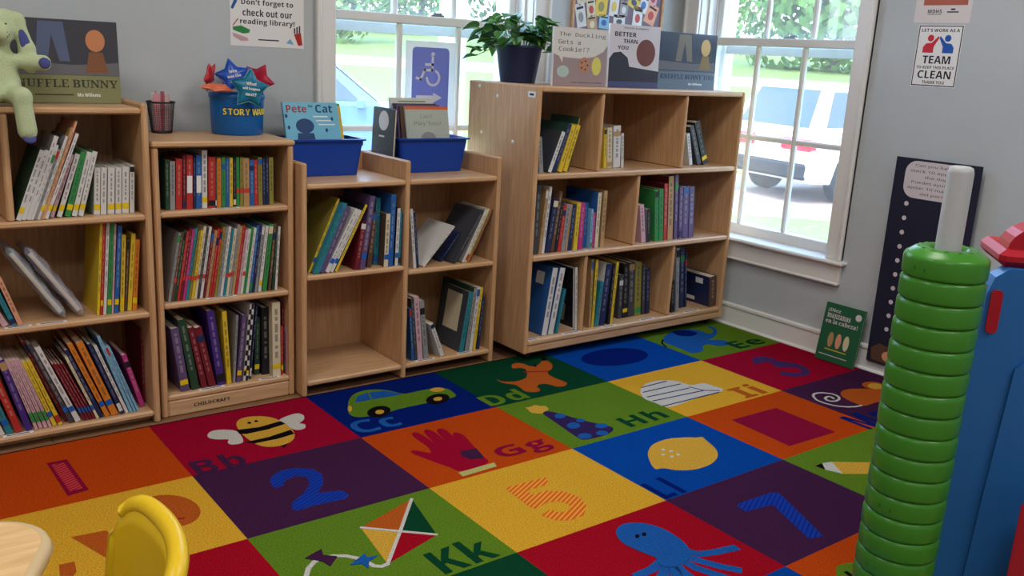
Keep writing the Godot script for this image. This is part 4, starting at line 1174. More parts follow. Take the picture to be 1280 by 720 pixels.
	book_row("wheeled bookcase, bottom middle cubby", "binder divider", "books in the bottom middle cubby of the wheeled bookcase", 0.195 * S, zf, 0.025, 0.18, Vector3(4.28 * S + 0.008, 5.262 * S - 0.008, 0.803 * S), [
		"736 738.4 740 325 tan", "739 742 746 325 yellow f:olive", "742.5 746.6 751 353 teal", "747.4 755.4 757.5 331 navy f:white", "759 761.8 767 330 black", "762.4 765.4 771 328 yellow",
		"772 777 775 344 charcoal c:7", "778 784 780.5 330 black y c:7", "785 792 787 329 charcoal c:7", "793 801 794.6 329 olive c:7", "802 806 803.4 331 charcoal c:7", "807 812 808 336 navy c:7"])
	book_row("wheeled bookcase, bottom cubby by window", "shelf divider", "books in the bottom cubby by the window", 0.195 * S, zf, 0.03, 0.17, Vector3(5.262 * S + 0.008, 5.945 * S - 0.019, 0.803 * S), [
		"839 843 839.4 352 black", "844.4 848.4 846 311 grey c:3", "849.4 854.6 851 310 navy c:7", "855.6 858 856.8 316 navy c:7", "892.5 901.5 893.5 346 brown f:navy q d:20 c:2"])

# ---------------------------------------------------------------- bins with books
func tub(label: String, x0: float, x1: float, y: float, zf: float, zb: float, h: float, tagged: bool) -> Node3D:
	var n := thing("book_bin", label, "bin", Vector3((x0 + x1) / 2, y, (zf + zb) / 2), 0.0, "blue book bins")
	var m: Material = mats["bin_blue"]
	var w := (x1 - x0) / 2; var d := (zf - zb) / 2
	var t := 0.0035
	var k := 0.88    # the bottom is narrower than the rim
	var st := new_st()
	var ring := func(sc_w, sc_d, yy):
		var p := []
		for v in round_rect(sc_w * 2, sc_d * 2, 0.018, 4): p.append(Vector3(v.x, yy, v.y))
		return p
	var rows := [ring.call(w * k, d * k, 0.001), ring.call(w, d, h), ring.call(w + 0.009, d + 0.009, h), ring.call(w + 0.009, d + 0.009, h + 0.006), ring.call(w - t, d - t, h + 0.006), ring.call(w * k - t, d * k - t, 0.004)]
	st.set_smooth_group(-1)
	for i in rows.size() - 1:
		var a: Array = rows[i]; var b: Array = rows[i + 1]
		for q in a.size():
			var q2 := (q + 1) % a.size()
			quad(st, a[q], a[q2], b[q2], b[q])
	for e in [rows[0], rows[5]]:
		for q in range(1, e.size() - 1):
			st.add_vertex(e[0]); st.add_vertex(e[q + 1]); st.add_vertex(e[q])
	done(st, "tub", m, n)
	# handle grips on both short sides
	for s in [-1, 1]:
		box_part("handle", Vector3(s * (w + 0.004) - 0.009, h - 0.022, -0.045), Vector3(s * (w + 0.004) + 0.009, h - 0.002, 0.045), m, n, 0.003)
	if tagged:
		box_part("bin_label", Vector3(-w * 0.965 - 0.003, h * 0.55, -0.02), Vector3(-w * 0.955 - 0.001, h * 0.55 + 0.024, 0.022), mats["paper"], n)
	return n
func flat_book(label: String, group: String, base: Vector3, w: float, h: float, t: float, tilt: float, cover: Material, spin := 0.0) -> Node3D:
	# a book whose front cover faces +z, tipped back by tilt; base is the middle of its lower edge
	var n := thing("picture_book", label, "book", base, spin, group)
	n.rotation.x = -tilt
	n.position.y += t * sin(tilt) + 0.0006
	box_part("cover", Vector3(-w / 2, 0, -t * 0.14), Vector3(w / 2, h, 0), cover, n, 0.0006)
	box_part("back_cover", Vector3(-w / 2, 0, -t), Vector3(w / 2, h, -t * 0.86), cover, n)
	box_part("spine", Vector3(-w / 2 - 0.001, 0, -t), Vector3(-w / 2 + 0.0015, h, 0), cover, n)
	box_part("pages", Vector3(-w / 2 + 0.002, 0.003, -t * 0.86), Vector3(w / 2 - 0.003, h - 0.003, -t * 0.14), mats["pages"], n)
	return n
func build_bins():
	var y := 1.42 * S + 0.0006
	tub("plain blue plastic book bin beside the narrow bookcase", 1.058, 1.352, y, -0.182, -0.335, 0.122, false)
	tub("blue plastic book bin with a white paper tag on its end", 1.497, 1.80, y, -0.182, -0.335, 0.122, true)
	var by := y + 0.006
	var cb := mat("cover sky", c8(110, 178, 206), 0.4)
	var nb := flat_book("pale blue picture book with large red and blue lettering in the plain bin", "picture books in the blue bins", Vector3(1.187, by, -0.203), 0.205, 0.248, 0.012, 0.3, cb)
	nb.rotation.z = 0.0
	text_part("title_print", "Pete", font_bold, mat("cover red", c8(150, 50, 60), 0.5), nb, Vector2(-0.055, 0.225), 0.075, 0.026, 0.0002)
	text_part("title_print", "the", font_bold, mat("cover deep", c8(30, 62, 110), 0.5), nb, Vector2(-0.002, 0.235), 0.018, 0.01, 0.0002)
	text_part("title_print", "Cat", font_bold, mats["cover deep"], nb, Vector2(0.048, 0.226), 0.064, 0.028, 0.0002)
	var st := new_st()
	add_prism(st, ellipse(Vector2(-0.03, 0.165), 0.034, 0.026, 20), 0.0, 0.0005)
	add_prism(st, PackedVector2Array([Vector2(-0.06, 0.14), Vector2(0.0, 0.14), Vector2(0.005, 0.1), Vector2(-0.065, 0.1)]), 0.0, 0.0005)
	done(st, "cover_picture", mats["cover deep"], nb)
	for i in 4:
		prism_part("cover_note", ellipse(Vector2([-0.095, -0.09, 0.05, 0.075][i], [0.2, 0.16, 0.15, 0.19][i]), 0.005, 0.007, 10), 0.0, 0.0005, mats["cover deep"], nb)
	for i in 3:
		box_part("cover_line", Vector3(0.005 + i * 0.008, 0.196 - i * 0.014, 0.0), Vector3(0.06 + i * 0.012, 0.2 - i * 0.014, 0.0005), mats["paper"], nb)
	var nb2 := flat_book("green and yellow picture book behind the pale blue one", "picture books in the blue bins", Vector3(1.208, by, -0.222), 0.2, 0.243, 0.014, 0.3, book_mat("green"))
	nb2.rotation.z = 0.0
	box_part("cover_band", Vector3(0.086, 0.01, -0.003), Vector3(0.101, 0.235, 0.0004), book_mat("yellow"), nb2)
	# bin with the white tag
	var ng := flat_book("pale green picture book with an orange strip along its top edge", "picture books in the blue bins", Vector3(1.655, by, -0.215), 0.19, 0.236, 0.008, 0.2, mat("cover sage", c8(176, 184, 176), 0.4))
	box_part("cover_strip", Vector3(-0.095, 0.224, -0.001), Vector3(0.095, 0.236, 0.0004), mat("cover orange", c8(206, 104, 62), 0.5), ng)
	text_part("title_print", "Can I", font_plain, mat("cover moss", c8(128, 142, 104), 0.6), ng, Vector2(-0.005, 0.198), 0.05, 0.013, 0.0002)
	text_part("title_print", "Play Too?", font_plain, mats["cover moss"], ng, Vector2(0.0, 0.17), 0.12, 0.02, 0.0002)
	prism_part("cover_picture", ellipse(Vector2(0.0, 0.118), 0.032, 0.022, 20), 0.0, 0.0005, book_mat("grey"), ng)
	var nw := flat_book("tall white picture book standing behind the pale green one", "picture books in the blue bins", Vector3(1.622, by, -0.275), 0.19, 0.262, 0.009, 0.16, mat("cover white", c8(206, 206, 202), 0.5))
	box_part("cover_line", Vector3(-0.06, 0.246, 0.0), Vector3(0.06, 0.251, 0.0004), mats["cover moss"], nw)
	for i in 3:
		var names := ["brown spined thin book behind the pale green picture book", "purple spined thin book behind the pale green picture book", "charcoal spined thin book behind the pale green picture book"]
		flat_book(names[i], "picture books in the blue bins", Vector3(1.64 - i * 0.008, by, -0.2255 - i * 0.0105), 0.19, 0.236 + i * 0.004, 0.007, 0.2, book_mat(["brown", "purple", "charcoal"][i]))
	var nm := flat_book("black picture book with a white full moon, leaning against the end of the tagged bin", "picture books in the blue bins", Vector3(1.464, y, -0.262), 0.16, 0.232, 0.009, 0.05, mat("cover night", c8(40, 42, 48), 0.4), -PI / 2)
	prism_part("cover_moon", ellipse(Vector2(0.0, 0.185), 0.036, 0.036, 24), 0.0, 0.0005, mats["paper"], nm)
	box_part("cover_line", Vector3(-0.03, 0.125, 0.0), Vector3(0.01, 0.131, 0.0004), mats["paper"], nm)

# ---------------------------------------------------------------- things on top of the bookcases
func star_poly(r: float, inner: float, n := 5) -> PackedVector2Array:
	var p := PackedVector2Array()
	for k in n * 2:
		p.append(Vector2.from_angle(PI / 2 + PI * k / n) * (r if k % 2 == 0 else r * inner))
	return p
func star_pillow(label: String, key: String, col: Color, at: Vector3, r: float, euler: Vector3, words: Array):
	var n := thing("star_pillow", label, "star wand", at, 0.0, "padded stars in the blue tub")
	n.rotation = euler
	var st := new_st()
	st.set_smooth_group(1)
	var p := star_poly(r, 0.58)
	# an inflated star: rings shrinking towards the middle on both faces
	for s in [-1.0, 1.0]:
		var prev := []
		for k in 6:
			var f := 1.0 - k / 5.0
			var z: float = s * r * 0.2 * sqrt(1.0 - f * f)
			var rg := []
			for i in p.size():
				var a := p[i]; var b := p[(i + 1) % p.size()]
				for q in 3: rg.append(Vector3(lerpf(a.x, b.x, q / 3.0) * f, lerpf(a.y, b.y, q / 3.0) * f, z))
			if k > 0:
				for i in rg.size():
					var i2 := (i + 1) % rg.size()
					quad_out(st, Vector3.ZERO, prev[i], prev[i2], rg[i2], rg[i])
			prev = rg
	var m := mat("star " + key, col, 0.3)
	done(st, "star", m, n)
	# piped edge
	st = new_st()
	var loop := []
	for i in p.size() + 1: loop.append(Vector3(p[i % p.size()].x, p[i % p.size()].y, 0))
	add_tube(st, loop, r * 0.035, 6)
	done(st, "piping", mat("star edge " + key, col.lightened(0.25), 0.4), n)
	for i in words.size():
		var tp := text_part("lettering", words[i], font_bold, mats["paper"], n, Vector2(0, (words.size() - 1) * 0.5 * r * 0.26 - i * r * 0.26), 0.0, r * 0.16, r * 0.205)
		tp.scale.z = 0.1
func build_top_things():
	# blue tub of story stars, on the narrow bookcase
	var top := 1.69 * S + 0.0006
	var tc := Vector3(0.93, top, -0.29)
	var n := thing("story_tub", "round blue tub with yellow lettering holding padded stars", "tub", tc)
	var st := new_st()
	add_lathe(st, [Vector2(0.0, 0.0), Vector2(0.08, 0.0), Vector2(0.083, 0.003), Vector2(0.088, 0.128), Vector2(0.0885, 0.131), Vector2(0.085, 0.131), Vector2(0.08, 0.006), Vector2(0.0, 0.006)], 48)
	done(st, "tub", mat("tub_blue", c8(18, 100, 178), 0.35), n)
	st = new_st()
	add_lathe(st, [Vector2(0.0885, 0.117), Vector2(0.0905, 0.118), Vector2(0.091, 0.13), Vector2(0.0885, 0.132)], 48)
	done(st, "rim", mats["tub_blue"], n)
	var word := "STORY WANDS"
	var adv := 0.0
	for i in word.length():
		var ch := word[i]
		if ch == " ":
			adv += 0.01; continue
		for lay in 2:
			var tm := text_mesh(ch, font_bold, 0.02)
			var b := tm.get_aabb()
			var sc := 0.021 / b.size.y
			var hold := Node3D.new()
			var o := MeshInstance3D.new()
			o.mesh = tm
			o.name = "letter" if lay else "letter_outline"
			o.material_override = mat("tub_yellow", c8(246, 224, 92), 0.5) if lay else mats["dark_ink"]
			n.add_child(o, true)
			hold.free()
			var ang := -0.82 + adv / 0.0865
			var big := 1.0 if lay else 1.28
			var rad := 0.0862 + (0.0006 if lay else 0.0)
			var bas := Basis(Vector3.UP, ang)
			o.transform = Transform3D(bas * Basis.from_scale(Vector3(sc * big, sc * big, 0.03)), bas * Vector3(-b.size.x * sc * big / 2 - b.position.x * sc * big, 0.077 - (b.position.y + b.size.y / 2) * sc * big, rad))
		adv += 0.0185
	star_pillow("royal blue padded star with white lettering in the story tub", "royal", c8(30, 74, 170), tc + Vector3(-0.022, 0.187, 0.03), 0.06, Vector3(-0.25, -0.1, 0.2), ["Who", "was the", "hero?"])
	star_pillow("teal padded star with white lettering at the front of the story tub", "teal", c8(16, 110, 140), tc + Vector3(0.0, 0.152, 0.114), 0.066, Vector3(-0.1, 0.0, -0.1), ["What", "will happen", "next?"])
	star_pillow("crimson padded star standing up at the window end of the story tub", "crimson", c8(176, 34, 62), tc + Vector3(0.078, 0.178, -0.005), 0.058, Vector3(0.1, -0.8, -0.5), ["Where"])
	star_pillow("red padded star tipping out of the story tub above the orange one", "scarlet", c8(192, 44, 50), tc + Vector3(-0.082, 0.185, -0.02), 0.05, Vector3(0.2, 0.9, 0.6), [])
	star_pillow("orange padded star lying flat over the rim of the story tub", "orange", c8(226, 112, 74), tc + Vector3(-0.085, 0.152, 0.055), 0.055, Vector3(-1.4, 0.1, 0.1), [])
	star_pillow("purple and yellow padded star at the back of the story tub", "purple", c8(140, 84, 150), tc + Vector3(0.0, 0.18, -0.062), 0.052, Vector3(-0.15, 0.2, 0.0), [])
	# mesh pencil cup
	var cc := Vector3(0.695, top, -0.335)
	n = thing("pencil_cup", "black wire mesh cup holding rolled paper strips", "cup", cc)
	st = new_st()
	for k in 40:
		var a := TAU * k / 40.0
		add_tube(st, [Vector3(cos(a) * 0.032, 0.004, sin(a) * 0.032), Vector3(cos(a) * 0.042, 0.098, sin(a) * 0.042)], 0.0006, 4)
	for j in 22:
		var rr := lerpf(0.032, 0.042, j / 22.0)
		var lp := []
		for k in 25: lp.append(Vector3(cos(TAU * k / 24.0) * rr, 0.004 + j * 0.0043, sin(TAU * k / 24.0) * rr))
		add_tube(st, lp, 0.0006, 4)
	tag(done(st, "wire_mesh", mats["black_metal"], n), "", "", "", "stuff")
	for e in [[0.0325, 0.0, 0.006], [0.043, 0.096, 0.003]]:
		st = new_st()
		if e[1] == 0.0: add_lathe(st, [Vector2(0.0, 0.0), Vector2(0.0325, 0.0), Vector2(0.0335, 0.006), Vector2(0.0, 0.006)], 32)
		else:
			var lp := []
			for k in 33: lp.append(Vector3(cos(TAU * k / 32.0) * 0.043, 0.098, sin(TAU * k / 32.0) * 0.043))
			add_tube(st, lp, 0.0026, 8)
		done(st, "base" if e[1] == 0.0 else "rim", mats["black_metal"], n)
	for i in 7:
		var a := TAU * i / 7.0
		var pn := tag(Node3D.new(), "", "", "") as Node3D
		pn.free()
		var strip := new_st()
		var cx := cos(a) * 0.016; var cz := sin(a) * 0.016
		var pm := mat("strip %d" % (i % 3), [c8(214, 150, 160), c8(226, 206, 206), c8(196, 116, 130)][i % 3], 0.7)
		add_box(strip, Vector3(-0.011, 0.0, -0.0008), Vector3(0.011, 0.115 + 0.005 * (i % 3), 0.0008), Transform3D(Basis(Vector3.UP, a) * Basis(Vector3.RIGHT, 0.05), Vector3(cx, 0.007, cz)))
		var ps := done(strip, "paper_strip", pm)
		ps.position = cc
		tag(ps, ["pink paper strip standing in the mesh cup", "pale pink paper strip standing in the mesh cup", "rose paper strip standing in the mesh cup"][i % 3], "paper strip", "paper strips in the mesh cup")
	# large picture book behind the rabbit
	var q0 := on_z(6, 131, -0.21); var q1 := on_z(152, 131, -0.21)
	var w := q1.x - q0.x
	var bh := on_z(150, 29, -0.21).y - 1.88 * S
	var nb := flat_book("large picture book with an olive lower band standing behind the plush rabbit", "", Vector3((q0.x + q1.x) / 2, 1.88 * S + 0.0005, -0.21), w, bh, 0.014, 0.06, mat("cover dusk", c8(62, 62, 70), 0.4))
	box_part("cover_band", Vector3(-w / 2, 0, -0.001), Vector3(w / 2, bh * 0.335, 0.0004), mat("cover olive", c8(128, 128, 88), 0.5), nb)
	text_part("title_print", "Knuffle Bunny".to_upper(), font_serif, mat("cover ink", c8(52, 54, 46), 0.6), nb, Vector2(0.0, bh * 0.235), w * 0.95, bh * 0.095, 0.0005)
	box_part("cover_line", Vector3(-w * 0.25, bh * 0.09, 0.0), Vector3(w * 0.08, bh * 0.105, 0.0007), mats["cover ink"], nb)
	text_part("author_print", "Mo Willems", font_bold, mats["paper"], nb, Vector2(w * 0.215, bh * 0.1), w * 0.2, bh * 0.045, 0.0005)
	cover_street(nb, w, bh, c8(86, 96, 126), c8(196, 128, 86))
	# three display books on the wheeled bookcase
	var ty := 2.075 * S + 0.0006
	var zz := 0.012
	var d1 := display_book("mauve grey picture book with a pale speech bubble beside the plant", 690, 757, 35, zz, ty, mat("cover mauve", c8(150, 130, 130), 0.4))
	w = d1.get_meta("w"); bh = d1.get_meta("h")
	var bub := PackedVector2Array()
	for v in [[-0.5, 1.0], [0.5, 1.0], [0.5, 0.74], [0.42, 0.62], [0.25, 0.52], [0.0, 0.48], [-0.25, 0.49], [-0.33, 0.5], [-0.34, 0.4], [-0.4, 0.51], [-0.5, 0.55]]: bub.append(Vector2(v[0] * w, v[1] * bh))
	prism_part("speech_bubble", bub, 0.0, 0.0004, mat("cover bubble", c8(204, 198, 192), 0.5), d1)
	text_part("title_print", "The Duckling", font_mono, mats["ink"], d1, Vector2(0.02 * w, 0.875 * bh), 0.86 * w, bh * 0.085, 0.0004)
	text_part("title_print", "Gets a", font_mono, mats["ink"], d1, Vector2(-0.22 * w, 0.755 * bh), 0.4 * w, bh * 0.075, 0.0004)
	text_part("title_print", "Cookie!?", font_mono, mats["ink"], d1, Vector2(-0.13 * w, 0.635 * bh), 0.56 * w, bh * 0.08, 0.0004)
	prism_part("cover_cookie", ellipse(Vector2(0.07 * w, 0.37 * bh), 0.11 * w, 0.11 * w, 20), 0.0, 0.0005, mat("cookie", c8(176, 122, 96), 0.6), d1)
	for i in 5: prism_part("cookie_chip", ellipse(Vector2(0.07 * w, 0.37 * bh) + Vector2.from_angle(TAU * i / 5.0) * 0.06 * w, 0.014 * w, 0.014 * w, 8), 0.0, 0.0008, mats["dark_ink"], d1)
	prism_part("cover_picture", ellipse(Vector2(0.3 * w, 0.36 * bh), 0.09 * w, 0.16 * bh, 18), 0.0, 0.0005, mat("pale yellow", c8(206, 196, 96), 0.6), d1)
	prism_part("cover_picture", ellipse(Vector2(-0.32 * w, 0.25 * bh), 0.11 * w, 0.1 * bh, 20), 0.0, 0.0005, mat("pale mint", c8(166, 184, 178), 0.6), d1)
	text_part("author_print", "words and pictures by mo willems", font_plain, mats["ink"], d1, Vector2(0.13 * w, 0.065 * bh), 0.58 * w, bh * 0.028, 0.0002)
	var d2 := display_book("white picture book showing a brown ball above dark shapes, between two others", 759, 821.5, 31, zz - 0.002, ty, mat("cover pale", c8(200, 192, 196), 0.4))
	w = d2.get_meta("w"); bh = d2.get_meta("h")
	text_part("title_print", "BETTER", font_bold, mats["dark_ink"], d2, Vector2(-0.2 * w, 0.845 * bh), 0.42 * w, bh * 0.07, 0.0004)
	text_part("title_print", "THAN", font_bold, mats["dark_ink"], d2, Vector2(-0.1 * w, 0.74 * bh), 0.28 * w, bh * 0.065, 0.0004)
	text_part("title_print", "YOU", font_bold, mats["dark_ink"], d2, Vector2(-0.24 * w, 0.635 * bh), 0.21 * w, bh * 0.06, 0.0004)
	text_part("author_print", "TRUDY LUDWIG", font_plain, mats["ink"], d2, Vector2(0, 0.947 * bh), 0.5 * w, bh * 0.028, 0.0002)
	prism_part("cover_ball", ellipse(Vector2(0.22 * w, 0.57 * bh), 0.19 * w, 0.19 * w, 24), 0.0, 0.0006, mat("ball brown", c8(110, 58, 52), 0.6), d2)
	prism_part("cover_picture", PackedVector2Array([Vector2(-0.5 * w, 0.45 * bh), Vector2(-0.42 * w, 0.55 * bh), Vector2(-0.28 * w, 0.57 * bh), Vector2(-0.14 * w, 0.48 * bh), Vector2(-0.1 * w, 0.34 * bh), Vector2(0.1 * w, 0.32 * bh), Vector2(0.5 * w, 0.28 * bh), Vector2(0.5 * w, 0.08 * bh), Vector2(-0.5 * w, 0.08 * bh)]), 0.0, 0.0005, mat("cover shade", c8(46, 44, 56), 0.6), d2)
	box_part("cover_band", Vector3(-0.5 * w, 0, 0), Vector3(0.5 * w, 0.1 * bh, 0.0006), mat("cover slate", c8(62, 66, 104), 0.5), d2)
	var d3 := display_book("dark blue picture book with a slate lower band beside the window casing", 821, 892, 41, zz - 0.012, ty, mat("cover midnight", c8(48, 56, 74), 0.4))
	w = d3.get_meta("w"); bh = d3.get_meta("h")
	box_part("cover_band", Vector3(-w / 2, 0, -0.001), Vector3(w / 2, bh * 0.32, 0.0004), mat("cover steel", c8(92, 108, 124), 0.5), d3)
	text_part("title_print", "Knuffle Bunny Too".to_upper(), font_serif, mat("cover navy", c8(34, 42, 70), 0.6), d3, Vector2(0.0, bh * 0.225), w * 0.93, bh * 0.08, 0.0005)
	text_part("author_print", "Mo Willems", font_bold, mats["paper"], d3, Vector2(w * 0.15, bh * 0.1), w * 0.24, bh * 0.04, 0.0005)
	cover_street(d3, w, bh, c8(120, 112, 100), c8(206, 170, 110))
func cover_street(n: Node3D, w: float, h: float, a: Color, b: Color):
	# plain stand-in picture: a pale street, a pair of tall legs and a small round shape
	var m1 := mat("legs " + str(a), a, 0.6); var m2 := mat("shape " + str(b), b, 0.6)
	prism_part("cover_street", PackedVector2Array([Vector2(-0.5 * w, 0.34 * h), Vector2(0.5 * w, 0.34 * h), Vector2(0.5 * w, 0.5 * h), Vector2(0.1 * w, 0.46 * h), Vector2(-0.5 * w, 0.5 * h)]), 0.0, 0.0003, mat("street grey", c8(104, 102, 108), 0.7), n)
	prism_part("cover_legs", PackedVector2Array([Vector2(-0.18 * w, 0.97 * h), Vector2(0.03 * w, 0.97 * h), Vector2(0.07 * w, 0.5 * h), Vector2(-0.02 * w, 0.5 * h), Vector2(-0.075 * w, 0.82 * h), Vector2(-0.12 * w, 0.5 * h), Vector2(-0.22 * w, 0.5 * h)]), 0.0, 0.0006, m1, n)
	prism_part("cover_shape", ellipse(Vector2(0.3 * w, 0.76 * h), 0.085 * w, 0.1 * w, 22), 0.0, 0.0006, m2, n)
	prism_part("cover_shape", PackedVector2Array([Vector2(0.24 * w, 0.62 * h), Vector2(0.36 * w, 0.62 * h), Vector2(0.4 * w, 0.37 * h), Vector2(0.2 * w, 0.37 * h)]), 0.0, 0.0005, mat("shape low " + str(b), b.darkened(0.35), 0.6), n)
func display_book(label: String, px0: float, px1: float, py: float, z: float, y: float, m: Material) -> Node3D:
	var x0 := x_on_line(px0, y, z); var x1 := x_on_line(px1, y, z)
	var h := on_z((px0 + px1) / 2, py, z).y - y
	var w := x1 - x0 - 0.002
	var n := thing("picture_book", label, "book", Vector3((x0 + x1) / 2, y, z), 0.0, "picture books displayed on the wheeled bookcase")
	n.rotation.x = -0.03
	var t := 0.008
	box_part("cover", Vector3(-w / 2, 0, -0.002), Vector3(w / 2, h, 0), m, n, 0.0006)
	box_part("pages", Vector3(-w / 2 + 0.002, 0.002, -t), Vector3(w / 2 - 0.002, h - 0.003, -0.002), mats["pages"], n)
	# the back cover is swung open so that the book stands by itself
	var st := new_st()
	add_box(st, Vector3(0, 0.0, -0.002), Vector3(w * 0.9, h, 0.0), Transform3D(Basis(Vector3.UP, 0.3), Vector3(-w / 2, 0.0, -t)))
	done(st, "back_cover", m, n)
	box_part("spine", Vector3(-w / 2 - 0.0015, 0, -t - 0.002), Vector3(-w / 2, h, 0), mats["paper"], n)
	n.set_meta("w", w); n.set_meta("h", h)
	return n

# ---------------------------------------------------------------- plush rabbit (smooth blend of tapered limbs, meshed as surface nets)
func blob_field(p: Vector3, bones: Array, k: float) -> float:
	var d := 1e9
	for b in bones:
		var a: Vector3 = b[0]; var e: Vector3 = b[1] - a
		var l2 := e.length_squared()
		var t := clampf((p - a).dot(e) / l2, 0.0, 1.0) if l2 > 1e-9 else 0.0
		var v: Vector3 = p - (a + e * t)
		if b.size() > 4: v *= b[4]
		var q := v.length() - lerpf(b[2], b[3], t)
		var hh := clampf(0.5 + 0.5 * (d - q) / k, 0.0, 1.0)
		d = lerpf(d, q, hh) - k * hh * (1.0 - hh) if d < 1e8 else q
	return d
func surface_net(bones: Array, k: float, cell: float) -> SurfaceTool:
	var lo := Vector3.ONE * 1e9; var hi := -lo
	for b in bones:
		for i in 2:
			lo = lo.min(b[i] - Vector3.ONE * (b[2 + i] * 1.4 + 2 * cell)); hi = hi.max(b[i] + Vector3.ONE * (b[2 + i] * 1.4 + 2 * cell))
	var nx := int((hi.x - lo.x) / cell) + 2; var ny := int((hi.y - lo.y) / cell) + 2; var nz := int((hi.z - lo.z) / cell) + 2
	var val := PackedFloat32Array(); val.resize(nx * ny * nz)
	for z in nz:
		for y in ny:
			for x in nx: val[(z * ny + y) * nx + x] = blob_field(lo + Vector3(x, y, z) * cell, bones, k)
	var vert := {}
	for z in nz - 1:
		for y in ny - 1:
			for x in nx - 1:
				var sum := Vector3.ZERO; var n := 0
				var cv := []
				var neg := 0
				for c in 8:
					var f := val[((z + (c >> 2)) * ny + y + ((c >> 1) & 1)) * nx + x + (c & 1)]
					cv.append(f)
					if f < 0: neg += 1
				if neg == 0 or neg == 8: continue
				for c in 8:
					for ax in 3:
						var c2: int = c | (1 << ax)
						if c2 == c: continue
						if (cv[c] < 0) != (cv[c2] < 0):
							var t: float = cv[c] / (cv[c] - cv[c2])
							var p0 := Vector3(c & 1, (c >> 1) & 1, c >> 2); var p1 := Vector3(c2 & 1, (c2 >> 1) & 1, c2 >> 2)
							sum += p0.lerp(p1, t); n += 1
				vert[(z * ny + y) * nx + x] = lo + (Vector3(x, y, z) + sum / n) * cell
	var st := SurfaceTool.new()
	st.begin(Mesh.PRIMITIVE_TRIANGLES)
	st.set_smooth_group(1)
	var step := [1, nx, nx * ny]
	for id in vert:
		var x: int = id % nx; var y: int = (id / nx) % ny; var z: int = id / (nx * ny)
		for ax in 3:
			if [x, y, z][(ax + 1) % 3] == 0 or [x, y, z][(ax + 2) % 3] == 0: continue
			var a := val[id]; var b: float = val[id + step[ax]]
			if (a < 0) == (b < 0): continue
			var u: int = step[(ax + 1) % 3]; var w: int = step[(ax + 2) % 3]
			if not (vert.has(id - u) and vert.has(id - w) and vert.has(id - u - w)): continue
			var q := [vert[id], vert[id - u], vert[id - u - w], vert[id - w]]
			if a < 0: q = [q[0], q[3], q[2], q[1]]
			quad(st, q[0], q[1], q[2], q[3])
	return st
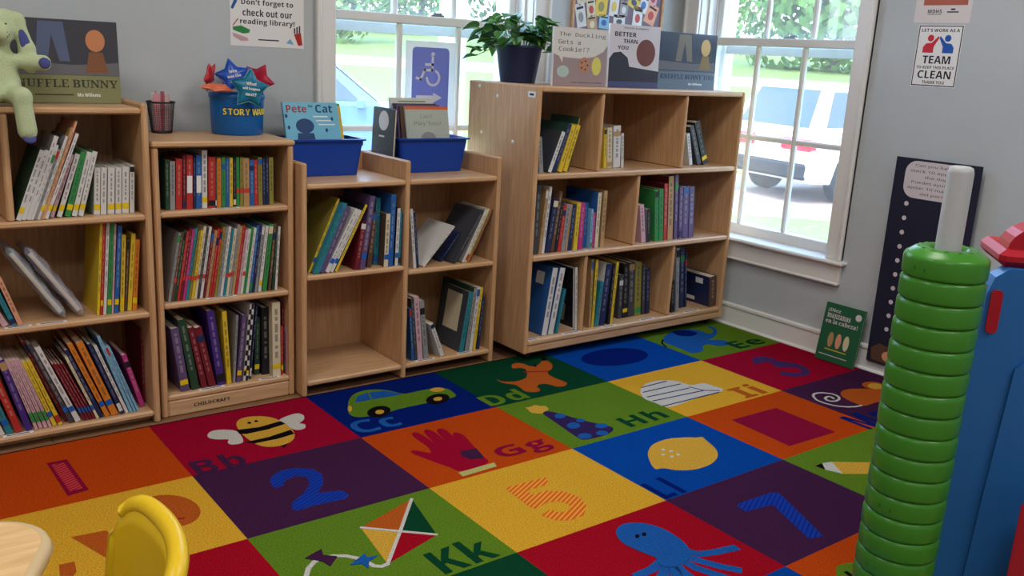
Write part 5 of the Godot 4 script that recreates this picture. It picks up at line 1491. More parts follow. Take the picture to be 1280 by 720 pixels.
func build_plush():
	var fur := tri_mat("plush", c8(204, 214, 176), 0.95, noise_tex(41, 0.08, c8(214, 220, 200), c8(255, 255, 255), 256, 4), Vector3(10, 10, 10), noise_tex(42, 0.2, Color.BLACK, Color.WHITE, 256, 3, true, 8.0), 0.6)
	fur.rim_enabled = true; fur.rim = 0.4
	var navy := mat("plush_navy", c8(72, 76, 134), 0.9)
	var y := 1.88 * S + 0.001
	var zf := -0.09 * S
	# seated on the edge of the bookcase, one leg hanging over
	var o := Vector3(on_z(3, 134, zf - 0.05).x, y, zf - 0.06)
	var n := thing("plush_rabbit", "pale green plush rabbit with dark blue paw pads sitting on the bookcase edge", "plush toy", o)
	var bones := [
		[Vector3(0, 0.056, 0), Vector3(0, 0.112, -0.005), 0.052, 0.044],                  # body
		[Vector3(0.0, 0.135, 0.0), Vector3(0.0, 0.15, 0.0), 0.03, 0.03],                # neck
		[Vector3(0.0, 0.198, 0.01), Vector3(0.0, 0.212, 0.008), 0.044, 0.04],            # head
		[Vector3(0.005, 0.185, 0.045), Vector3(0.005, 0.188, 0.05), 0.022, 0.02],        # muzzle
		[Vector3(0.03, 0.118, 0.015), Vector3(0.1, 0.117, 0.05), 0.017, 0.021],          # arms
		[Vector3(-0.03, 0.118, 0.015), Vector3(-0.09, 0.1, 0.05), 0.017, 0.021],
		[Vector3(0.022, 0.032, 0.04), Vector3(0.036, 0.028, 0.085), 0.028, 0.023],       # thigh over the edge
		[Vector3(0.036, 0.028, 0.085), Vector3(0.042, -0.062, 0.098), 0.023, 0.024],     # hanging shin
		[Vector3(-0.028, 0.032, 0.04), Vector3(-0.055, 0.028, 0.085), 0.028, 0.023],
		[Vector3(-0.055, 0.028, 0.085), Vector3(-0.062, -0.055, 0.098), 0.023, 0.024],
	]
	for s in [1, -1]:
		bones.append([Vector3(s * 0.025, 0.24, -0.004), Vector3(s * 0.052, 0.225, 0.0), 0.014, 0.018])
		bones.append([Vector3(s * 0.052, 0.225, 0.0), Vector3(s * 0.07, 0.15, 0.016), 0.018, 0.019])
		bones.append([Vector3(s * 0.07, 0.15, 0.016), Vector3(s * 0.074, 0.1, 0.024), 0.019, 0.014])
	done(surface_net(bones, 0.014, 0.0055), "body", fur, n)
	# inner ears, paw pads, stitched dots
	for s in [1, -1]:
		var st := new_st()
		add_lathe(st, [Vector2(0.0, -0.032), Vector2(0.008, -0.025), Vector2(0.0125, -0.005), Vector2(0.011, 0.015), Vector2(0.006, 0.03), Vector2(0.0, 0.034)], 16, Vector3.ZERO, 1.0, 0.35)
		done(st, "ear_lining", navy, n).transform = Transform3D(Basis(Vector3.BACK, s * 0.2) * Basis(Vector3.RIGHT, -0.18), Vector3(s * 0.063, 0.17, 0.029))
		st = new_st()
		add_lathe(st, [Vector2(0.0, -0.004), Vector2(0.012, -0.003), Vector2(0.015, 0.0), Vector2(0.012, 0.003), Vector2(0.0, 0.004)], 18)
		var ap := Vector3(0.101, 0.117, 0.068) if s > 0 else Vector3(-0.091, 0.1, 0.068)
		done(st, "paw_pad", navy, n).transform = Transform3D(Basis(Vector3.RIGHT, PI / 2 - 0.15), ap)
		st = new_st()
		add_lathe(st, [Vector2(0.0, -0.004), Vector2(0.014, -0.003), Vector2(0.017, 0.0), Vector2(0.014, 0.003), Vector2(0.0, 0.004)], 18)
		var fp := Vector3(0.043, -0.078, 0.112) if s > 0 else Vector3(-0.063, -0.071, 0.112)
		done(st, "foot_pad", navy, n).transform = Transform3D(Basis(Vector3.RIGHT, 0.95), fp)
		for k in 3:
			st = new_st()
			add_lathe(st, [Vector2(0.0, -0.0015), Vector2(0.0018, 0.0), Vector2(0.0, 0.0015)], 8)
			done(st, "whisker_dot", mats["dark_ink"], n).position = Vector3(0.005 + s * (0.012 + 0.004 * (k % 2)), 0.181 + k * 0.006, 0.0685 - 0.002 * k)
		st = new_st()
		add_lathe(st, [Vector2(0.0, -0.003), Vector2(0.003, 0.0), Vector2(0.0, 0.003)], 10)
		done(st, "eye", mats["dark_ink"], n).position = Vector3(s * 0.018, 0.214, 0.0465)

# ---------------------------------------------------------------- potted plant
func build_plant():
	var y := 2.075 * S + 0.0006
	var z := -0.20
	var a := x_on_line(629, y, z); var b := x_on_line(664, y, z)
	var r := (b - a) / 2
	var o := Vector3((a + b) / 2, y, z)
	var n := thing("potted_plant", "leafy green trailing plant in a tapered navy pot", "plant", o)
	var ph := on_z(650, 60, z).y - y
	var st := new_st()
	add_lathe(st, [Vector2(0.0, 0.0), Vector2(r * 0.97, 0.0), Vector2(r, 0.004), Vector2(r * 1.28, ph * 0.98), Vector2(r * 1.33, ph), Vector2(r * 1.33, ph + 0.01), Vector2(r * 1.22, ph + 0.01), Vector2(r * 1.2, ph - 0.02), Vector2(0.0, ph - 0.02)], 40)
	done(st, "pot", mat("pot_navy", c8(34, 44, 78), 0.45), n)
	st = new_st()
	add_lathe(st, [Vector2(r * 1.19, ph - 0.019), Vector2(r * 0.8, ph - 0.012), Vector2(0.0, ph - 0.01)], 24)
	done(st, "soil", mat("soil", c8(52, 38, 28), 0.95), n)
	# heart-shaped leaves on arching stems
	var shades := [c8(54, 104, 46), c8(74, 128, 54), c8(100, 150, 74), c8(40, 84, 46)]
	for i in 4:
		var lm := mat("plant leaf %d" % i, shades[i], 0.4)
		lm.backlight_enabled = true; lm.backlight = shades[i] * 0.4
	var leafs := []
	var half := [[0.0, 0.0], [0.12, -0.12], [0.36, -0.12], [0.54, 0.08], [0.54, 0.32], [0.42, 0.58], [0.2, 0.8], [0.0, 1.05]]
	st = new_st()
	st.set_smooth_group(1)
	for s in [-1.0, 1.0]:
		for i in half.size() - 1:
			var p0: Array = half[i]; var p1: Array = half[i + 1]
			var f := func(x: float, yy: float) -> Vector3: return Vector3(s * x, yy, absf(x) * 0.32 - yy * yy * 0.22)
			var m0: float = maxf(p0[1], 0.0); var m1: float = maxf(p1[1], 0.0)
			quad(st, f.call(0.0, m0), f.call(p0[0], p0[1]), f.call(p1[0], p1[1]), f.call(0.0, m1))
	st.generate_normals()
	var leaf_mesh := st.commit()
	var R := RandomNumberGenerator.new()
	R.seed = 19
	for i in 78:
		var ang := R.randf() * TAU
		var el := R.randf_range(-0.05, 1.25)
		var reach := R.randf_range(0.06, 0.145) * (1.0 if el < 0.8 else 0.8)
		var root := Vector3(cos(ang) * r * 0.6, ph - 0.008, sin(ang) * r * 0.6)
		var dir := Vector3(cos(ang) * cos(el), sin(el), sin(ang) * cos(el))
		var tip := root + dir * reach + Vector3(0, 0.025, 0)
		var horiz := Vector2(tip.x, tip.z).length()
		if horiz > r * 1.35 and i % 5 == 0: tip.y -= 0.06
		tip.z = clampf(tip.z, WALL_Z + 0.07 - o.z, 0.07)
		if tip.y < ph + 0.02 and Vector2(tip.x, tip.z).length() < r * 1.5: tip.y = ph + 0.02 + R.randf() * 0.03
		var s2 := new_st()
		add_tube(s2, [root, (root + tip) / 2 + Vector3(0, 0.018, 0), tip], 0.0016, 5)
		done(s2, "stem", mats["plant leaf 2"], n)
		var lf := MeshInstance3D.new()
		lf.name = "leaf"; lf.mesh = leaf_mesh
		lf.material_override = mats["plant leaf %d" % (i % 4)]
		n.add_child(lf, true)
		var out := Vector3(cos(ang), R.randf_range(-0.75, 0.55), sin(ang)).normalized()
		var side := out.cross(Vector3.UP).normalized()
		side = side.rotated(out, R.randf_range(-0.6, 0.6))
		var up := side.cross(out).normalized()
		var sc := R.randf_range(0.046, 0.066)
		lf.transform = Transform3D(Basis(side * sc, out * sc, up * sc), tip)

# ---------------------------------------------------------------- posters, board, sign
func sheet(called: String, label: String, category: String, at: Vector3, turn: float, w: float, h: float, m: Material, group := "") -> Node3D:
	# a paper whose middle is at `at`, facing local +z
	var n := thing(called, label, category, at, turn, group)
	box_part("paper", Vector3(-w / 2, -h / 2, 0.0), Vector3(w / 2, h / 2, 0.0008), m, n)
	return n
func build_wall_things():
	# reading poster on the back wall
	var a := on_z(288, 57, WALL_Z); var b := on_z(379.5, 61, WALL_Z)
	var w := b.x - a.x; var h := w * 0.77
	var n := sheet("poster", "white printed poster about the reading library beside the window", "poster", Vector3((a.x + b.x) / 2, (a.y + b.y) / 2 + h / 2, WALL_Z + 0.0005), 0.0, w, h, mats["paper"])
	var lines := ["Don't forget to", "check out our", "reading library!"]
	for i in 3:
		text_part("lettering", lines[i], font_bold, mats["ink"], n, Vector2(w * 0.0, h * (0.2 - i * 0.155)), w * [0.7, 0.67, 0.74][i], h * 0.115, 0.0008)
	prism_part("printed_book", PackedVector2Array([Vector2(-0.47 * w, -0.2 * h), Vector2(-0.36 * w, -0.17 * h), Vector2(-0.24 * w, -0.23 * h), Vector2(-0.25 * w, -0.28 * h), Vector2(-0.33 * w, -0.3 * h), Vector2(-0.46 * w, -0.25 * h)]), 0.0, 0.0012, book_mat("green"), n)
	prism_part("printed_book", PackedVector2Array([Vector2(-0.47 * w, -0.29 * h), Vector2(-0.28 * w, -0.36 * h), Vector2(-0.26 * w, -0.41 * h), Vector2(-0.36 * w, -0.42 * h), Vector2(-0.46 * w, -0.35 * h)]), 0.0, 0.0012, book_mat("pink"), n)
	prism_part("printed_cup", PackedVector2Array([Vector2(0.36 * w, -0.26 * h), Vector2(0.46 * w, -0.24 * h), Vector2(0.48 * w, -0.44 * h), Vector2(0.42 * w, -0.45 * h)]), 0.0, 0.0012, book_mat("red"), n)
	for i in 3: box_part("printed_pencil", Vector3((0.36 + i * 0.035) * w, -0.25 * h, 0.0), Vector3((0.38 + i * 0.035) * w, (-0.16 + 0.02 * i) * h, 0.0012), book_mat("charcoal"), n)
	prism_part("printed_shape", PackedVector2Array([Vector2(0.25 * w, -0.42 * h), Vector2(0.36 * w, -0.44 * h), Vector2(0.31 * w, -0.34 * h)]), 0.0, 0.0012, book_mat("sky blue"), n)
	prism_part("printed_crayon", PackedVector2Array([Vector2(-0.49 * w, 0.1 * h), Vector2(-0.44 * w, 0.24 * h), Vector2(-0.4 * w, 0.22 * h), Vector2(-0.46 * w, 0.08 * h)]), 0.0, 0.0012, book_mat("blue"), n)
	prism_part("printed_pen", PackedVector2Array([Vector2(-0.47 * w, -0.17 * h), Vector2(-0.4 * w, -0.06 * h), Vector2(-0.39 * w, -0.07 * h), Vector2(-0.46 * w, -0.18 * h)]), 0.0, 0.0012, book_mat("red"), n)
	box_part("printed_line", Vector3(-0.13 * w, -0.395 * h, 0.0), Vector3(0.15 * w, -0.375 * h, 0.0011), mats["ink"], n)
	# cork board
	var x0 := 4.725 * S; var x1 := 5.80 * S; var y0 := 2.36 * S; var y1 := 3.3 * S
	n = thing("bulletin_board", "wood framed pin board with a mauve grey surface", "bulletin board", Vector3((x0 + x1) / 2, (y0 + y1) / 2, WALL_Z + 0.0005))
	w = x1 - x0; h = y1 - y0
	box_part("pin_surface", Vector3(-w / 2 + 0.012, -h / 2 + 0.012, 0.0), Vector3(w / 2 - 0.012, h / 2 - 0.012, 0.008), tri_mat("cork", c8(138, 122, 138), 0.9, noise_tex(51, 0.15, c8(200, 200, 200), c8(255, 255, 255), 256, 3), Vector3(8, 8, 8)), n)
	for e in [[-w / 2, -h / 2, -w / 2 + 0.016, h / 2], [w / 2 - 0.016, -h / 2, w / 2, h / 2], [-w / 2 + 0.016, -h / 2, w / 2 - 0.016, -h / 2 + 0.016], [-w / 2 + 0.016, h / 2 - 0.016, w / 2 - 0.016, h / 2]]:
		box_part("frame", Vector3(e[0], e[1], 0.0), Vector3(e[2], e[3], 0.016), mats["frame_wood"], n, 0.003)
	# cards pinned on it: pixel centre, width and height in metres, tilt, colour, picture colour
	var cards := [[726, 19, 0.055, 0.1, 0.25, "white", "grey", "white card with a small grey figure, pinned near the frame"], [739, 10, 0.05, 0.08, 0.2, "cream", "red", "cream card with a red picture, second from the frame"], [752, 6, 0.07, 0.1, -0.1, "yellow", "olive", "yellow card with an olive picture on the pin board"],
		[768, 6, 0.055, 0.1, -0.08, "white", "yellow", "white card with a yellow picture on the pin board"], [780, 11, 0.05, 0.07, -0.08, "grey", "white", "grey card with a white picture on the pin board"], [797, 21, 0.06, 0.09, -0.05, "white", "red", "white card with a red heading above the dark blue book"], [814, 18, 0.07, 0.09, -0.35, "peach", "red", "peach card with a red picture, tilted beside the frame"],
		[740, 29, 0.055, 0.07, 0.2, "tan", "cream", "tan card half hidden by the picture books"], [755, 27, 0.06, 0.06, -0.05, "sky blue", "blue", "sky blue card half hidden by the picture books"], [774, 26, 0.07, 0.05, 0.0, "white", "charcoal", "white card with dark print half hidden by the picture books"], [793, 2, 0.07, 0.06, -0.4, "yellow", "navy", "yellow card with a navy picture, tilted on the pin board"],
		[805, 5, 0.06, 0.08, -0.3, "white", "blue", "white card with a blue picture, tilted on the pin board"], [817, -2, 0.05, 0.07, -0.25, "pink", "red", "pink card with a red picture near the top of the board"], [727, -4, 0.05, 0.05, 0.1, "cream", "purple", "cream card with a purple picture near the frame top"]]
	for e in cards:
		var p := on_z(e[0], e[1], WALL_Z + 0.01)
		p.z = WALL_Z + 0.0092
		var cd := sheet("pinned_card", e[7], "card", p, 0.0, e[2], e[3], book_mat(e[5]), "cards on the pin board")
		cd.rotation.z = e[4]
		prism_part("card_picture", ellipse(Vector2(0, -e[3] * 0.08), e[2] * 0.26, e[3] * 0.22, 14), 0.0, 0.0014, book_mat(e[6]), cd)
		box_part("card_heading", Vector3(-e[2] * 0.35, e[3] * 0.26, 0), Vector3(e[2] * 0.35, e[3] * 0.36, 0.0013), mats["ink"], cd)
		var st := new_st()
		add_lathe(st, [Vector2(0.0025, 0.0), Vector2(0.003, 0.002), Vector2(0.002, 0.005), Vector2(0.0, 0.006)], 10)
		done(st, "pin", book_mat("red"), cd).transform = Transform3D(Basis(Vector3.RIGHT, PI / 2), Vector3(0, e[3] * 0.44, 0.001))
	# accessible parking sign taped inside the first window
	var zz := WALL_Z - 0.062
	var s0 := on_z(507.5, 50, zz); var s1 := on_z(570, 55, zz)
	w = s1.x - s0.x; var yt := s0.y; var yb := 1.705 * S
	h = yt - yb
	var pm := mat("sign_paper", c8(222, 222, 220), 0.7)
	pm.backlight_enabled = true; pm.backlight = c8(215, 215, 215)
	var bm := mat("sign_blue", c8(138, 148, 206), 0.6)
	bm.backlight_enabled = true; bm.backlight = c8(140, 150, 215)
	n = sheet("parking_sign", "paper sign with a white wheelchair symbol and arrow on blue in the window", "sign", Vector3((s0.x + s1.x) / 2, (yt + yb) / 2, zz), 0.0, w, h, pm)
	var face := round_rect(w * 0.74, h * 0.86, 0.018)
	prism_part("blue_field", face, 0.0007, 0.0013, bm, n)
	var wh := mat("sign_white", c8(232, 230, 236), 0.6)
	wh.backlight_enabled = true; wh.backlight = c8(190, 190, 190)
	var P := func(x: float, y: float) -> Vector3: return Vector3((x - 0.5) * w, (0.5 - y) * h, 0.0016)
	var st := new_st()
	add_lathe(st, [Vector2(0.0, -0.0004), Vector2(0.011, 0.0), Vector2(0.0, 0.0008)], 20)
	done(st, "symbol_head", wh, n).transform = Transform3D(Basis(Vector3.RIGHT, PI / 2), P.call(0.54, 0.155))
	for path in [[[0.535, 0.17], [0.53, 0.27], [0.53, 0.335], [0.38, 0.335], [0.3, 0.45], [0.22, 0.43]], [[0.53, 0.27], [0.4, 0.27]]]:
		st = new_st()
		for i in path.size() - 1:
			var q0: Vector3 = P.call(path[i][0], path[i][1]); var q1: Vector3 = P.call(path[i + 1][0], path[i + 1][1])
			var d := (q1 - q0).normalized(); var nn := Vector3(-d.y, d.x, 0) * 0.0052
			add_prism(st, PackedVector2Array([Vector2((q0 - d * 0.004 + nn).x, (q0 - d * 0.004 + nn).y), Vector2((q1 + d * 0.004 + nn).x, (q1 + d * 0.004 + nn).y), Vector2((q1 + d * 0.004 - nn).x, (q1 + d * 0.004 - nn).y), Vector2((q0 - d * 0.004 - nn).x, (q0 - d * 0.004 - nn).y)]), 0.001, 0.0018, Transform3D.IDENTITY, false)
		done(st, "symbol_body", wh, n)
	st = new_st()
	for k in 26:
		var an0 := deg_to_rad(75.0 - k * 10.0); var an1 := deg_to_rad(75.0 - (k + 1) * 10.0)
		var c0: Vector3 = P.call(0.55, 0.425)
		var ro := 0.034; var ri := 0.024
		var q := PackedVector2Array([Vector2(c0.x, c0.y) + Vector2.from_angle(an0) * ro, Vector2(c0.x, c0.y) + Vector2.from_angle(an1) * ro, Vector2(c0.x, c0.y) + Vector2.from_angle(an1) * ri, Vector2(c0.x, c0.y) + Vector2.from_angle(an0) * ri])
		add_prism(st, q, 0.001, 0.0018, Transform3D.IDENTITY, false)
	done(st, "symbol_wheel", wh, n)
	var arrow := PackedVector2Array()
	for v in [[0.22, 0.635], [0.56, 0.635], [0.56, 0.6], [0.74, 0.66], [0.56, 0.72], [0.56, 0.685], [0.22, 0.685]]: arrow.append(Vector2((v[0] - 0.5) * w, (0.5 - v[1]) * h))
	prism_part("arrow", arrow, 0.001, 0.0018, wh, n)
	# posters on the side wall (facing -x)
	var T := -PI / 2
	w = 0.335 * S; h = 0.432 * S
	n = sheet("poster", "white poster with a red and a blue figure joining hands beside the window", "poster", Vector3(WALL_X - 0.0005, 2.427 * S, 1.715 * S), T, w, h, mats["paper"])
	for e in [[-0.485, -0.485, -0.465, 0.485], [0.465, -0.485, 0.485, 0.485], [-0.465, -0.485, 0.465, -0.47], [-0.465, 0.47, 0.465, 0.485]]:
		box_part("border", Vector3(e[0] * w, e[1] * h, 0), Vector3(e[2] * w, e[3] * h, 0.0012), mats["dark_ink"], n)
	text_part("lettering", "LET'S WORK AS A", font_bold, mats["dark_ink"], n, Vector2(0, 0.41 * h), w * 0.84, h * 0.05, 0.0008)
	text_part("lettering", "TEAM", font_bold, mats["dark_ink"], n, Vector2(0, -0.06 * h), w * 0.62, h * 0.125, 0.0008)
	text_part("lettering", "TO KEEP THIS PLACE", font_bold, mats["dark_ink"], n, Vector2(0, -0.185 * h), w * 0.84, h * 0.045, 0.0008)
	text_part("lettering", "CLEAN", font_bold, mats["dark_ink"], n, Vector2(0, -0.3 * h), w * 0.74, h * 0.125, 0.0008)
	text_part("lettering", "THANK YOU", font_bold, mats["dark_ink"], n, Vector2(0, -0.425 * h), w * 0.5, h * 0.05, 0.0008)
	for s in [-1, 1]:
		var pm2 := mat("figure red", c8(196, 44, 58), 0.6) if s < 0 else mat("figure blue", c8(30, 84, 170), 0.6)
		prism_part("figure_head", ellipse(Vector2(s * 0.19 * w, 0.285 * h), 0.07 * w, 0.07 * w, 18), 0.0, 0.0013, pm2, n)
		var body := PackedVector2Array()
		for v in [[0.34, 0.05], [0.34, 0.14], [0.28, 0.2], [0.16, 0.21], [0.02, 0.32], [0.0, 0.29], [0.1, 0.15], [0.1, 0.05]]: body.append(Vector2(s * v[0] * w, v[1] * h))
		prism_part("figure_body", body, 0.0, 0.0013, pm2, n)
	w = 0.415 * S; h = 0.56 * S
	n = sheet("poster", "white notice sheet with a red brown band above the team poster", "poster", Vector3(WALL_X - 0.0005, 2.655 * S + h / 2, 1.706 * S), T, w, h, mat("notice", c8(214, 206, 206), 0.7))
	box_part("colour_band", Vector3(-0.36 * w, -0.285 * h, 0), Vector3(0.42 * w, -0.185 * h, 0.0012), mat("band", c8(176, 92, 76), 0.6), n)
	text_part("lettering", "MDHS", font_bold, mats["dark_ink"], n, Vector2(-0.14 * w, -0.36 * h), w * 0.25, h * 0.045, 0.0008)
	box_part("printed_line", Vector3(0.08 * w, -0.375 * h, 0), Vector3(0.28 * w, -0.36 * h, 0.0012), mats["ink"], n)
	box_part("printed_line", Vector3(0.14 * w, -0.345 * h, 0), Vector3(0.22 * w, -0.325 * h, 0.0012), mats["ink"], n)
	box_part("printed_line", Vector3(-0.26 * w, -0.4 * h, 0), Vector3(-0.02 * w, -0.393 * h, 0.0012), mats["ink"], n)
	# navy banner
	w = 0.645 * S; h = 1.59 * S
	n = sheet("banner", "tall navy paper banner with a white speech bubble hanging behind the green rings", "banner", Vector3(WALL_X - 0.032, 0.11 * S + h / 2, 1.89 * S), T, w, h, mat("banner_navy", c8(28, 30, 52), 0.6))
	var sb := prism_part("speech_bubble", round_rect(w * 0.78, h * 0.17, 0.045, 8), 0.0, 0.0014, mat("bubble", c8(206, 196, 200), 0.7), n)
	sb.position = Vector3(0.02 * w, 0.405 * h, 0)
	var bl := ["Can you help me", "stack 10 apples on", "the dog?", "Puedes ayudarme", "apilar 10 manzanas", "del perro?"]
	for i in 6: text_part("lettering", bl[i], font_plain, mats["ink"], sb, Vector2(0, h * (0.064 - i * 0.0256)), w * [0.56, 0.66, 0.3, 0.6, 0.68, 0.36][i], h * 0.0165, 0.0013)
	for i in 10:
		prism_part("printed_dot", ellipse(Vector2(-0.3 * w, h * (0.29 - i * 0.068)), 0.009, 0.009, 14), 0.0, 0.0014, mats["bubble"], n)
	prism_part("printed_figure", PackedVector2Array([Vector2(-0.44 * w, -0.49 * h), Vector2(-0.46 * w, -0.43 * h), Vector2(-0.36 * w, -0.4 * h), Vector2(-0.2 * w, -0.41 * h), Vector2(0.1 * w, -0.4 * h), Vector2(0.2 * w, -0.49 * h)]), 0.0, 0.0014, book_mat("brown"), n)
	prism_part("printed_figure", ellipse(Vector2(-0.22 * w, -0.455 * h), 0.03, 0.022, 16), 0.0, 0.0018, book_mat("peach"), n)
	prism_part("printed_figure", ellipse(Vector2(0.0, -0.45 * h), 0.026, 0.024, 16), 0.0, 0.0018, mats["bubble"], n)
	# green bowl-like tray under the banner
	# green book leaning on the baseboard
	w = 0.35 * S; h = 0.465 * S
	n = thing("picture_book", "green picture book leaning against the white baseboard", "book", Vector3(WALL_X - 0.08, RUG_Y + 0.003, 1.345 * S), T)
	n.rotation = Vector3(-0.16, T, 0)
	var gm := mat("cover green", c8(34, 92, 62), 0.4)
	box_part("cover", Vector3(-w / 2, 0, -0.0015), Vector3(w / 2, h, 0), gm, n, 0.0006)
	box_part("pages", Vector3(-w / 2 + 0.002, 0.002, -0.008), Vector3(w / 2 - 0.003, h - 0.003, -0.0015), mats["pages"], n)
	box_part("back_cover", Vector3(-w / 2, 0, -0.0095), Vector3(w / 2, h, -0.008), gm, n)
	for i in 3: text_part("title_print", ["¡Diez", "manzanas", "en la cabeza!"][i], font_serif, mats["bubble"], n, Vector2(w * [-0.26, -0.12, -0.02][i], h * (0.88 - i * 0.095)), w * [0.32, 0.6, 0.82][i], h * 0.075, 0.0002)
	prism_part("cover_badge", ellipse(Vector2(0.36 * w, 0.86 * h), 0.014, 0.014, 16), 0.0, 0.0006, mats["bubble"], n)
	for i in 3: prism_part("cover_picture", ellipse(Vector2((-0.2 + i * 0.2) * w, 0.38 * h), 0.013, 0.032, 14), 0.0, 0.0006, book_mat(["tan", "peach", "cream"][i]), n)
	box_part("cover_line", Vector3(-0.3 * w, 0.2 * h, 0), Vector3(0.25 * w, 0.215 * h, 0.0006), book_mat("yellow"), n)
	box_part("cover_line", Vector3(-0.42 * w, 0.1 * h, 0), Vector3(0.3 * w, 0.112 * h, 0.0006), mats["bubble"], n)

# ---------------------------------------------------------------- ring stacker
func build_ring_stacker():
	var top := 0.858
	var p := on_y(1184, 316, top)
	var o := Vector3(p.x, RUG_Y + 0.0025, p.z)
	var n := thing("stacking_post", "grey post on a round base standing inside the stack of green rings", "post", o)
	var st := new_st()
	add_lathe(st, [Vector2(0.0, 0.0005), Vector2(0.11, 0.0005), Vector2(0.115, 0.006), Vector2(0.11, 0.022), Vector2(0.05, 0.03), Vector2(0.0, 0.03)], 48)
	done(st, "base", mat("post_grey", c8(176, 178, 182), 0.4), n)
	st = new_st()
	var ph := 1.022 - RUG_Y
	add_lathe(st, [Vector2(0.0245, 0.028), Vector2(0.0235, ph - 0.012), Vector2(0.021, ph - 0.003), Vector2(0.015, ph), Vector2(0.0, ph)], 32)
	done(st, "pole", mats["post_grey"], n)
	var pitch := 0.0448
	var gm := mat("ring_green", c8(64, 132, 42), 0.28)
	var R := 0.0775
	var count := int((top - RUG_Y - 0.03) / pitch)
	var y0 := top - count * pitch
	var proto: Node3D = null
	var rr := RandomNumberGenerator.new(); rr.seed = 5
	for i in count:
		# count from the top
		var y := top - (i + 1) * pitch
		var t: Node3D
		if i == 0:
			t = thing("stacking_ring", "", "ring", o, 0.0, "green rings stacked on the post")
			st = new_st()
			var hh := pitch * 0.985
			add_lathe(st, [Vector2(0.03, 0.017), Vector2(0.067, 0.017), Vector2(0.0705, 0.001), Vector2(R - 0.003, 0.0), Vector2(R - 0.0008, 0.0022), Vector2(R, 0.006), Vector2(R, hh - 0.011), Vector2(R - 0.001, hh - 0.006), Vector2(R - 0.0035, hh - 0.002), Vector2(0.069, hh + 0.001), Vector2(0.061, hh + 0.0075), Vector2(0.051, hh + 0.0112), Vector2(0.041, hh + 0.011), Vector2(0.033, hh + 0.007), Vector2(0.03, hh), Vector2(0.03, 0.017)], 56)
			done(st, "ring_body", gm, t)
			st = new_st()
			# raised moulded marks around the crown
			for k in 14:
				var an := TAU * k / 14.0
				add_bevel(st, Vector3(0.047, hh + 0.009, -0.004), Vector3(0.055, hh + 0.0118, 0.004), 0.001, Transform3D(Basis(Vector3.UP, an), Vector3.ZERO))
			tag(done(st, "moulded_marks", gm, t), "", "", "", "stuff")
			proto = t
		else:
			t = proto.duplicate()
			t.name = numbered("stacking_ring")
			add_child(t)
			for c in t.get_children():
				if c.name.begins_with("handwriting"): t.remove_child(c); c.free()
		t.position = Vector3(o.x + rr.randf_range(-0.0007, 0.0007), y, o.z + rr.randf_range(-0.0007, 0.0007))
		t.set_meta("label", "green plastic stacking ring, %s from the top of the stack" % ordinal(i + 1))
		if i == 0 or i == 11 or i == 14:
			# marker writing on the side
			var s: String = {0: "soup", 11: "apples", 14: "year"}[i]
			var ang: float = {0: 0.95, 11: 0.75, 14: 0.9}[i]
			var hold := Node3D.new()
			var w := MeshInstance3D.new()
			w.name = "handwriting"
			var tm := text_mesh(s, font_plain, 0.02)
			var b := tm.get_aabb()
			var sc := 0.009 / b.size.y
			w.mesh = tm; w.material_override = mats["dark_ink"]
			t.add_child(w, true)
			hold.free()
			# towards the camera, turned a little to its left
			var to_cam := atan2(cam_pos.x - o.x, cam_pos.z - o.z) - ang * 0.62
			var bas := Basis(Vector3.UP, to_cam)
			w.transform = Transform3D(bas * Basis(Vector3.BACK, -0.08) * Basis.from_scale(Vector3(sc, sc, 0.03)), bas * Vector3(0, 0.019, R - 0.0008))

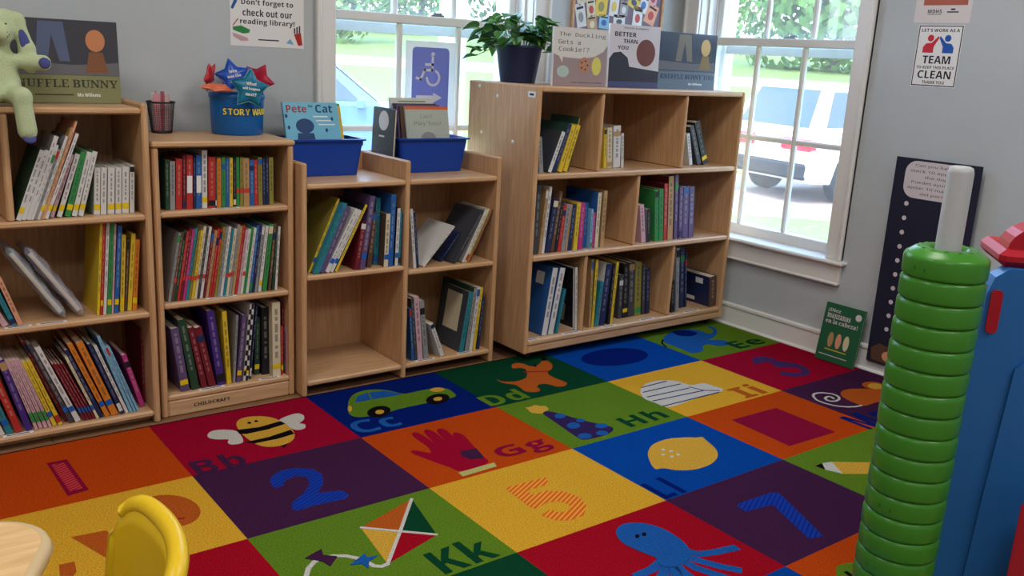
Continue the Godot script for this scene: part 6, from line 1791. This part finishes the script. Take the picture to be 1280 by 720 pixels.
# ---------------------------------------------------------------- plastic play stand
func build_play_stand():
	var p := on_y(1240, 334, 0.82)
	var o := Vector3(p.x, RUG_Y + 0.003, p.z)
	var n := thing("play_stand", "blue moulded plastic play stand with a red top behind the green rings", "play stand", o)
	n.rotation.y = -0.9
	var blue := mat("play_blue", c8(42, 108, 182), 0.35)
	var red := mat("play_red", c8(176, 24, 42), 0.35)
	# blue side panel: rounded slab, widening towards the floor
	var prof := PackedVector2Array()
	for v in [[-0.03, 0.0], [-0.02, 0.3], [0.0, 0.75], [0.01, 0.785], [0.035, 0.805], [0.5, 0.805], [0.53, 0.77], [0.54, 0.0]]: prof.append(Vector2(v[0], v[1]))
	var st := new_st()
	add_prism(st, prof, -0.05, 0.0)
	done(st, "side_panel", blue, n)
	st = new_st()
	var inner := PackedVector2Array()
	for v in [[0.05, 0.04], [0.06, 0.3], [0.075, 0.6], [0.1, 0.63], [0.44, 0.63], [0.47, 0.6], [0.48, 0.04]]: inner.append(Vector2(v[0], v[1]))
	add_prism(st, inner, 0.0, 0.008)
	done(st, "raised_panel", blue, n)
	var slot := prism_part("slot_insert", round_rect(0.022, 0.09, 0.009), -0.002, 0.006, red, n)
	slot.position = Vector3(0.018, 0.715, 0.0)
	# red tray with a rounded arch on top
	box_part("tray", Vector3(0.015, 0.805, -0.2), Vector3(0.5, 0.84, -0.012), red, n, 0.012)
	var arch := PackedVector2Array()
	for k in 13: arch.append(Vector2(0.105 + cos(PI - PI * k / 12.0) * 0.075, 0.838 + sin(PI * k / 12.0) * 0.055))
	var a1 := prism_part("arch", arch, -0.11, -0.03, red, n)
	var arch2 := PackedVector2Array()
	for k in 13: arch2.append(Vector2(0.3 + cos(PI - PI * k / 12.0) * 0.085, 0.838 + sin(PI * k / 12.0) * 0.07))
	prism_part("arch", arch2, -0.1, -0.02, red, n)
	box_part("clip", Vector3(0.075, 0.81, -0.016), Vector3(0.11, 0.828, 0.002), red, n, 0.004)
	# apple-print cloth at its side
	var c := thing("apple_cloth", "red cloth printed with green leaves hanging beside the blue play stand", "cloth", on_y(1275, 700, 0.27))
	c.rotation.y = -0.55
	st = new_st()
	st.set_smooth_group(1)
	var pr := []
	for i in 21: pr.append([0.02 * i - 0.02, 0.008 * sin(i * 1.3)])
	for i in 20:
		quad(st, Vector3(pr[i][0], -0.24, pr[i][1]), Vector3(pr[i][0], 0.12, pr[i][1] * 0.6), Vector3(pr[i + 1][0], 0.12, pr[i + 1][1] * 0.6), Vector3(pr[i + 1][0], -0.24, pr[i + 1][1]))
		quad(st, Vector3(pr[i][0], -0.24, pr[i][1] - 0.002), Vector3(pr[i][0], 0.12, pr[i][1] * 0.6 - 0.002), Vector3(pr[i + 1][0], 0.12, pr[i + 1][1] * 0.6 - 0.002), Vector3(pr[i + 1][0], -0.24, pr[i + 1][1] - 0.002))
	done(st, "fabric", mat("cloth_red", c8(168, 24, 40), 0.8), c)
	for i in 10:
		prism_part("printed_leaf", ellipse(Vector2(0.02 * i, -0.2 + 0.3 * fposmod(i * 0.37, 1.0)), 0.012, 0.007, 10, i * 0.7), 0.009, 0.0105, book_mat("green" if i % 3 else "white"), c)

# ---------------------------------------------------------------- table corner and yellow chair
func build_table_and_chair():
	var th := 0.56
	var n := thing("activity_table", "pale wood topped activity table with rounded corners", "table")
	# corner placed from the photograph: two edges meeting in a rounded corner
	var pa := on_y(-40, 655, th); var pb := on_y(22, 652, th); var pc := on_y(77, 720, th)
	var ex := (pa - pb).normalized()                 # along the far edge, away from the corner
	var ez := (pc - on_y(62, 690, th)).normalized()     # along the near edge
	ez = (ez - ex * ez.dot(ex)).normalized()
	var corner := pb + ez * 0.0 - ex * 0.045
	var poly := PackedVector2Array()
	var L := 0.9; var W := 0.6; var r := 0.07
	# local: u along -ex.., origin at corner
	var pts := [Vector2(0, 0), Vector2(L, 0), Vector2(L, W), Vector2(0, W)]
	for v in round_rect(L, W, r, 8): poly.append(v + Vector2(L / 2, W / 2))
	var up := ex.cross(ez)
	var st := new_st()
	var bas := Basis(ex, ez, ex.cross(ez))
	add_prism(st, poly, -0.012, 0.012, Transform3D(bas, corner - Vector3(0, 0.012, 0)))
	done(st, "tabletop", mats["wood_table"], n)
	st = new_st()
	var loop := []
	for v in poly: loop.append(corner + ex * v.x + ez * v.y - Vector3(0, 0.012, 0))
	loop.append(loop[0])
	add_tube(st, loop, 0.0125, 8)
	done(st, "edge_band", mat("table_edge", c8(196, 170, 128), 0.5), n)
	for q in [[0.36, 0.1], [L - 0.1, 0.1], [0.36, W - 0.1], [L - 0.1, W - 0.1]]:
		var lp: Vector3 = corner + ex * q[0] + ez * q[1]
		st = new_st()
		add_tube(st, [Vector3(lp.x, RUG_Y + 0.0025 if lp.x > -CW else 0.0005, lp.z), Vector3(lp.x, th - 0.024, lp.z)], 0.016, 14)
		done(st, "leg", mats["metal"], n)
	# child's chair, its back towards the bookcases
	var ht := 0.60
	var c0 := on_y(139, 622, ht)
	var yl := mat("chair_yellow", c8(222, 184, 22), 0.35)
	var ch := thing("child_chair", "yellow moulded plastic child chair pulled up to the wooden table", "chair", Vector3(c0.x + 0.012, RUG_Y + 0.0025, c0.z + 0.13))
	ch.rotation.y = CHAIR_TURN
	var H := ht - RUG_Y
	# back shell: local x across the back, curved, thickness towards -z
	st = new_st()
	st.set_smooth_group(1)
	var NW := 20; var NH := 12
	var BW := 0.27
	var outer := []; var innr := []
	for i in NW + 1:
		var u := float(i) / NW
		var ax := (u - 0.5) * 1.2
		var px := sin(ax) / sin(0.6) * BW / 2
		var pz := (1.0 - cos(ax)) * 0.2
		var k := minf(u, 1 - u) * BW
		var cr := 0.06
		var topy := H - (cr - sqrt(maxf(0.0, cr * cr - pow(maxf(0.0, cr - k), 2)))) * 1.0
		var co := []; var ci := []
		for j in NH + 1:
			var v := float(j) / NH
			var yy := lerpf(0.27, topy, v)
			var back := (yy - 0.3) * 0.12
			co.append(Vector3(px, yy, pz - back)); ci.append(Vector3(px * 0.95, yy, pz - back + 0.02))
		outer.append(co); innr.append(ci)
	for i in NW:
		for j in NH:
			quad(st, outer[i][j], outer[i + 1][j], outer[i + 1][j + 1], outer[i][j + 1])
			quad(st, innr[i][j], innr[i][j + 1], innr[i + 1][j + 1], innr[i + 1][j])
		quad(st, outer[i][NH], outer[i + 1][NH], innr[i + 1][NH], innr[i][NH])
		quad(st, outer[i][0], innr[i][0], innr[i + 1][0], outer[i + 1][0])
	for j in NH:
		quad(st, outer[0][j], outer[0][j + 1], innr[0][j + 1], innr[0][j])
		quad(st, outer[NW][j], innr[NW][j], innr[NW][j + 1], outer[NW][j + 1])
	done(st, "backrest", yl, ch)
	st = new_st()
	var rim := []
	for j in [2, 6, 9, 11]: rim.append((outer[0][j] + innr[0][j]) / 2)
	for i in NW + 1: rim.append((outer[i][NH] + innr[i][NH]) / 2)
	for j in [11, 9, 6, 2]: rim.append((outer[NW][j] + innr[NW][j]) / 2)
	add_tube(st, rim, 0.0125, 10)
	done(st, "rim", yl, ch)
	st = new_st()
	add_bevel(st, Vector3(-0.15, 0.265, 0.01), Vector3(0.15, 0.29, 0.29), 0.012)
	done(st, "seat", yl, ch)
	for s in [-1, 1]:
		for e in [[0.04, 0.0], [0.26, 0.3]]:
			st = new_st()
			add_tube(st, [Vector3(s * 0.15, 0.0, e[1]), Vector3(s * 0.13, 0.268, e[0])], 0.011, 10)
			done(st, "leg", mats["metal"], ch)
const CHAIR_TURN := -1.66
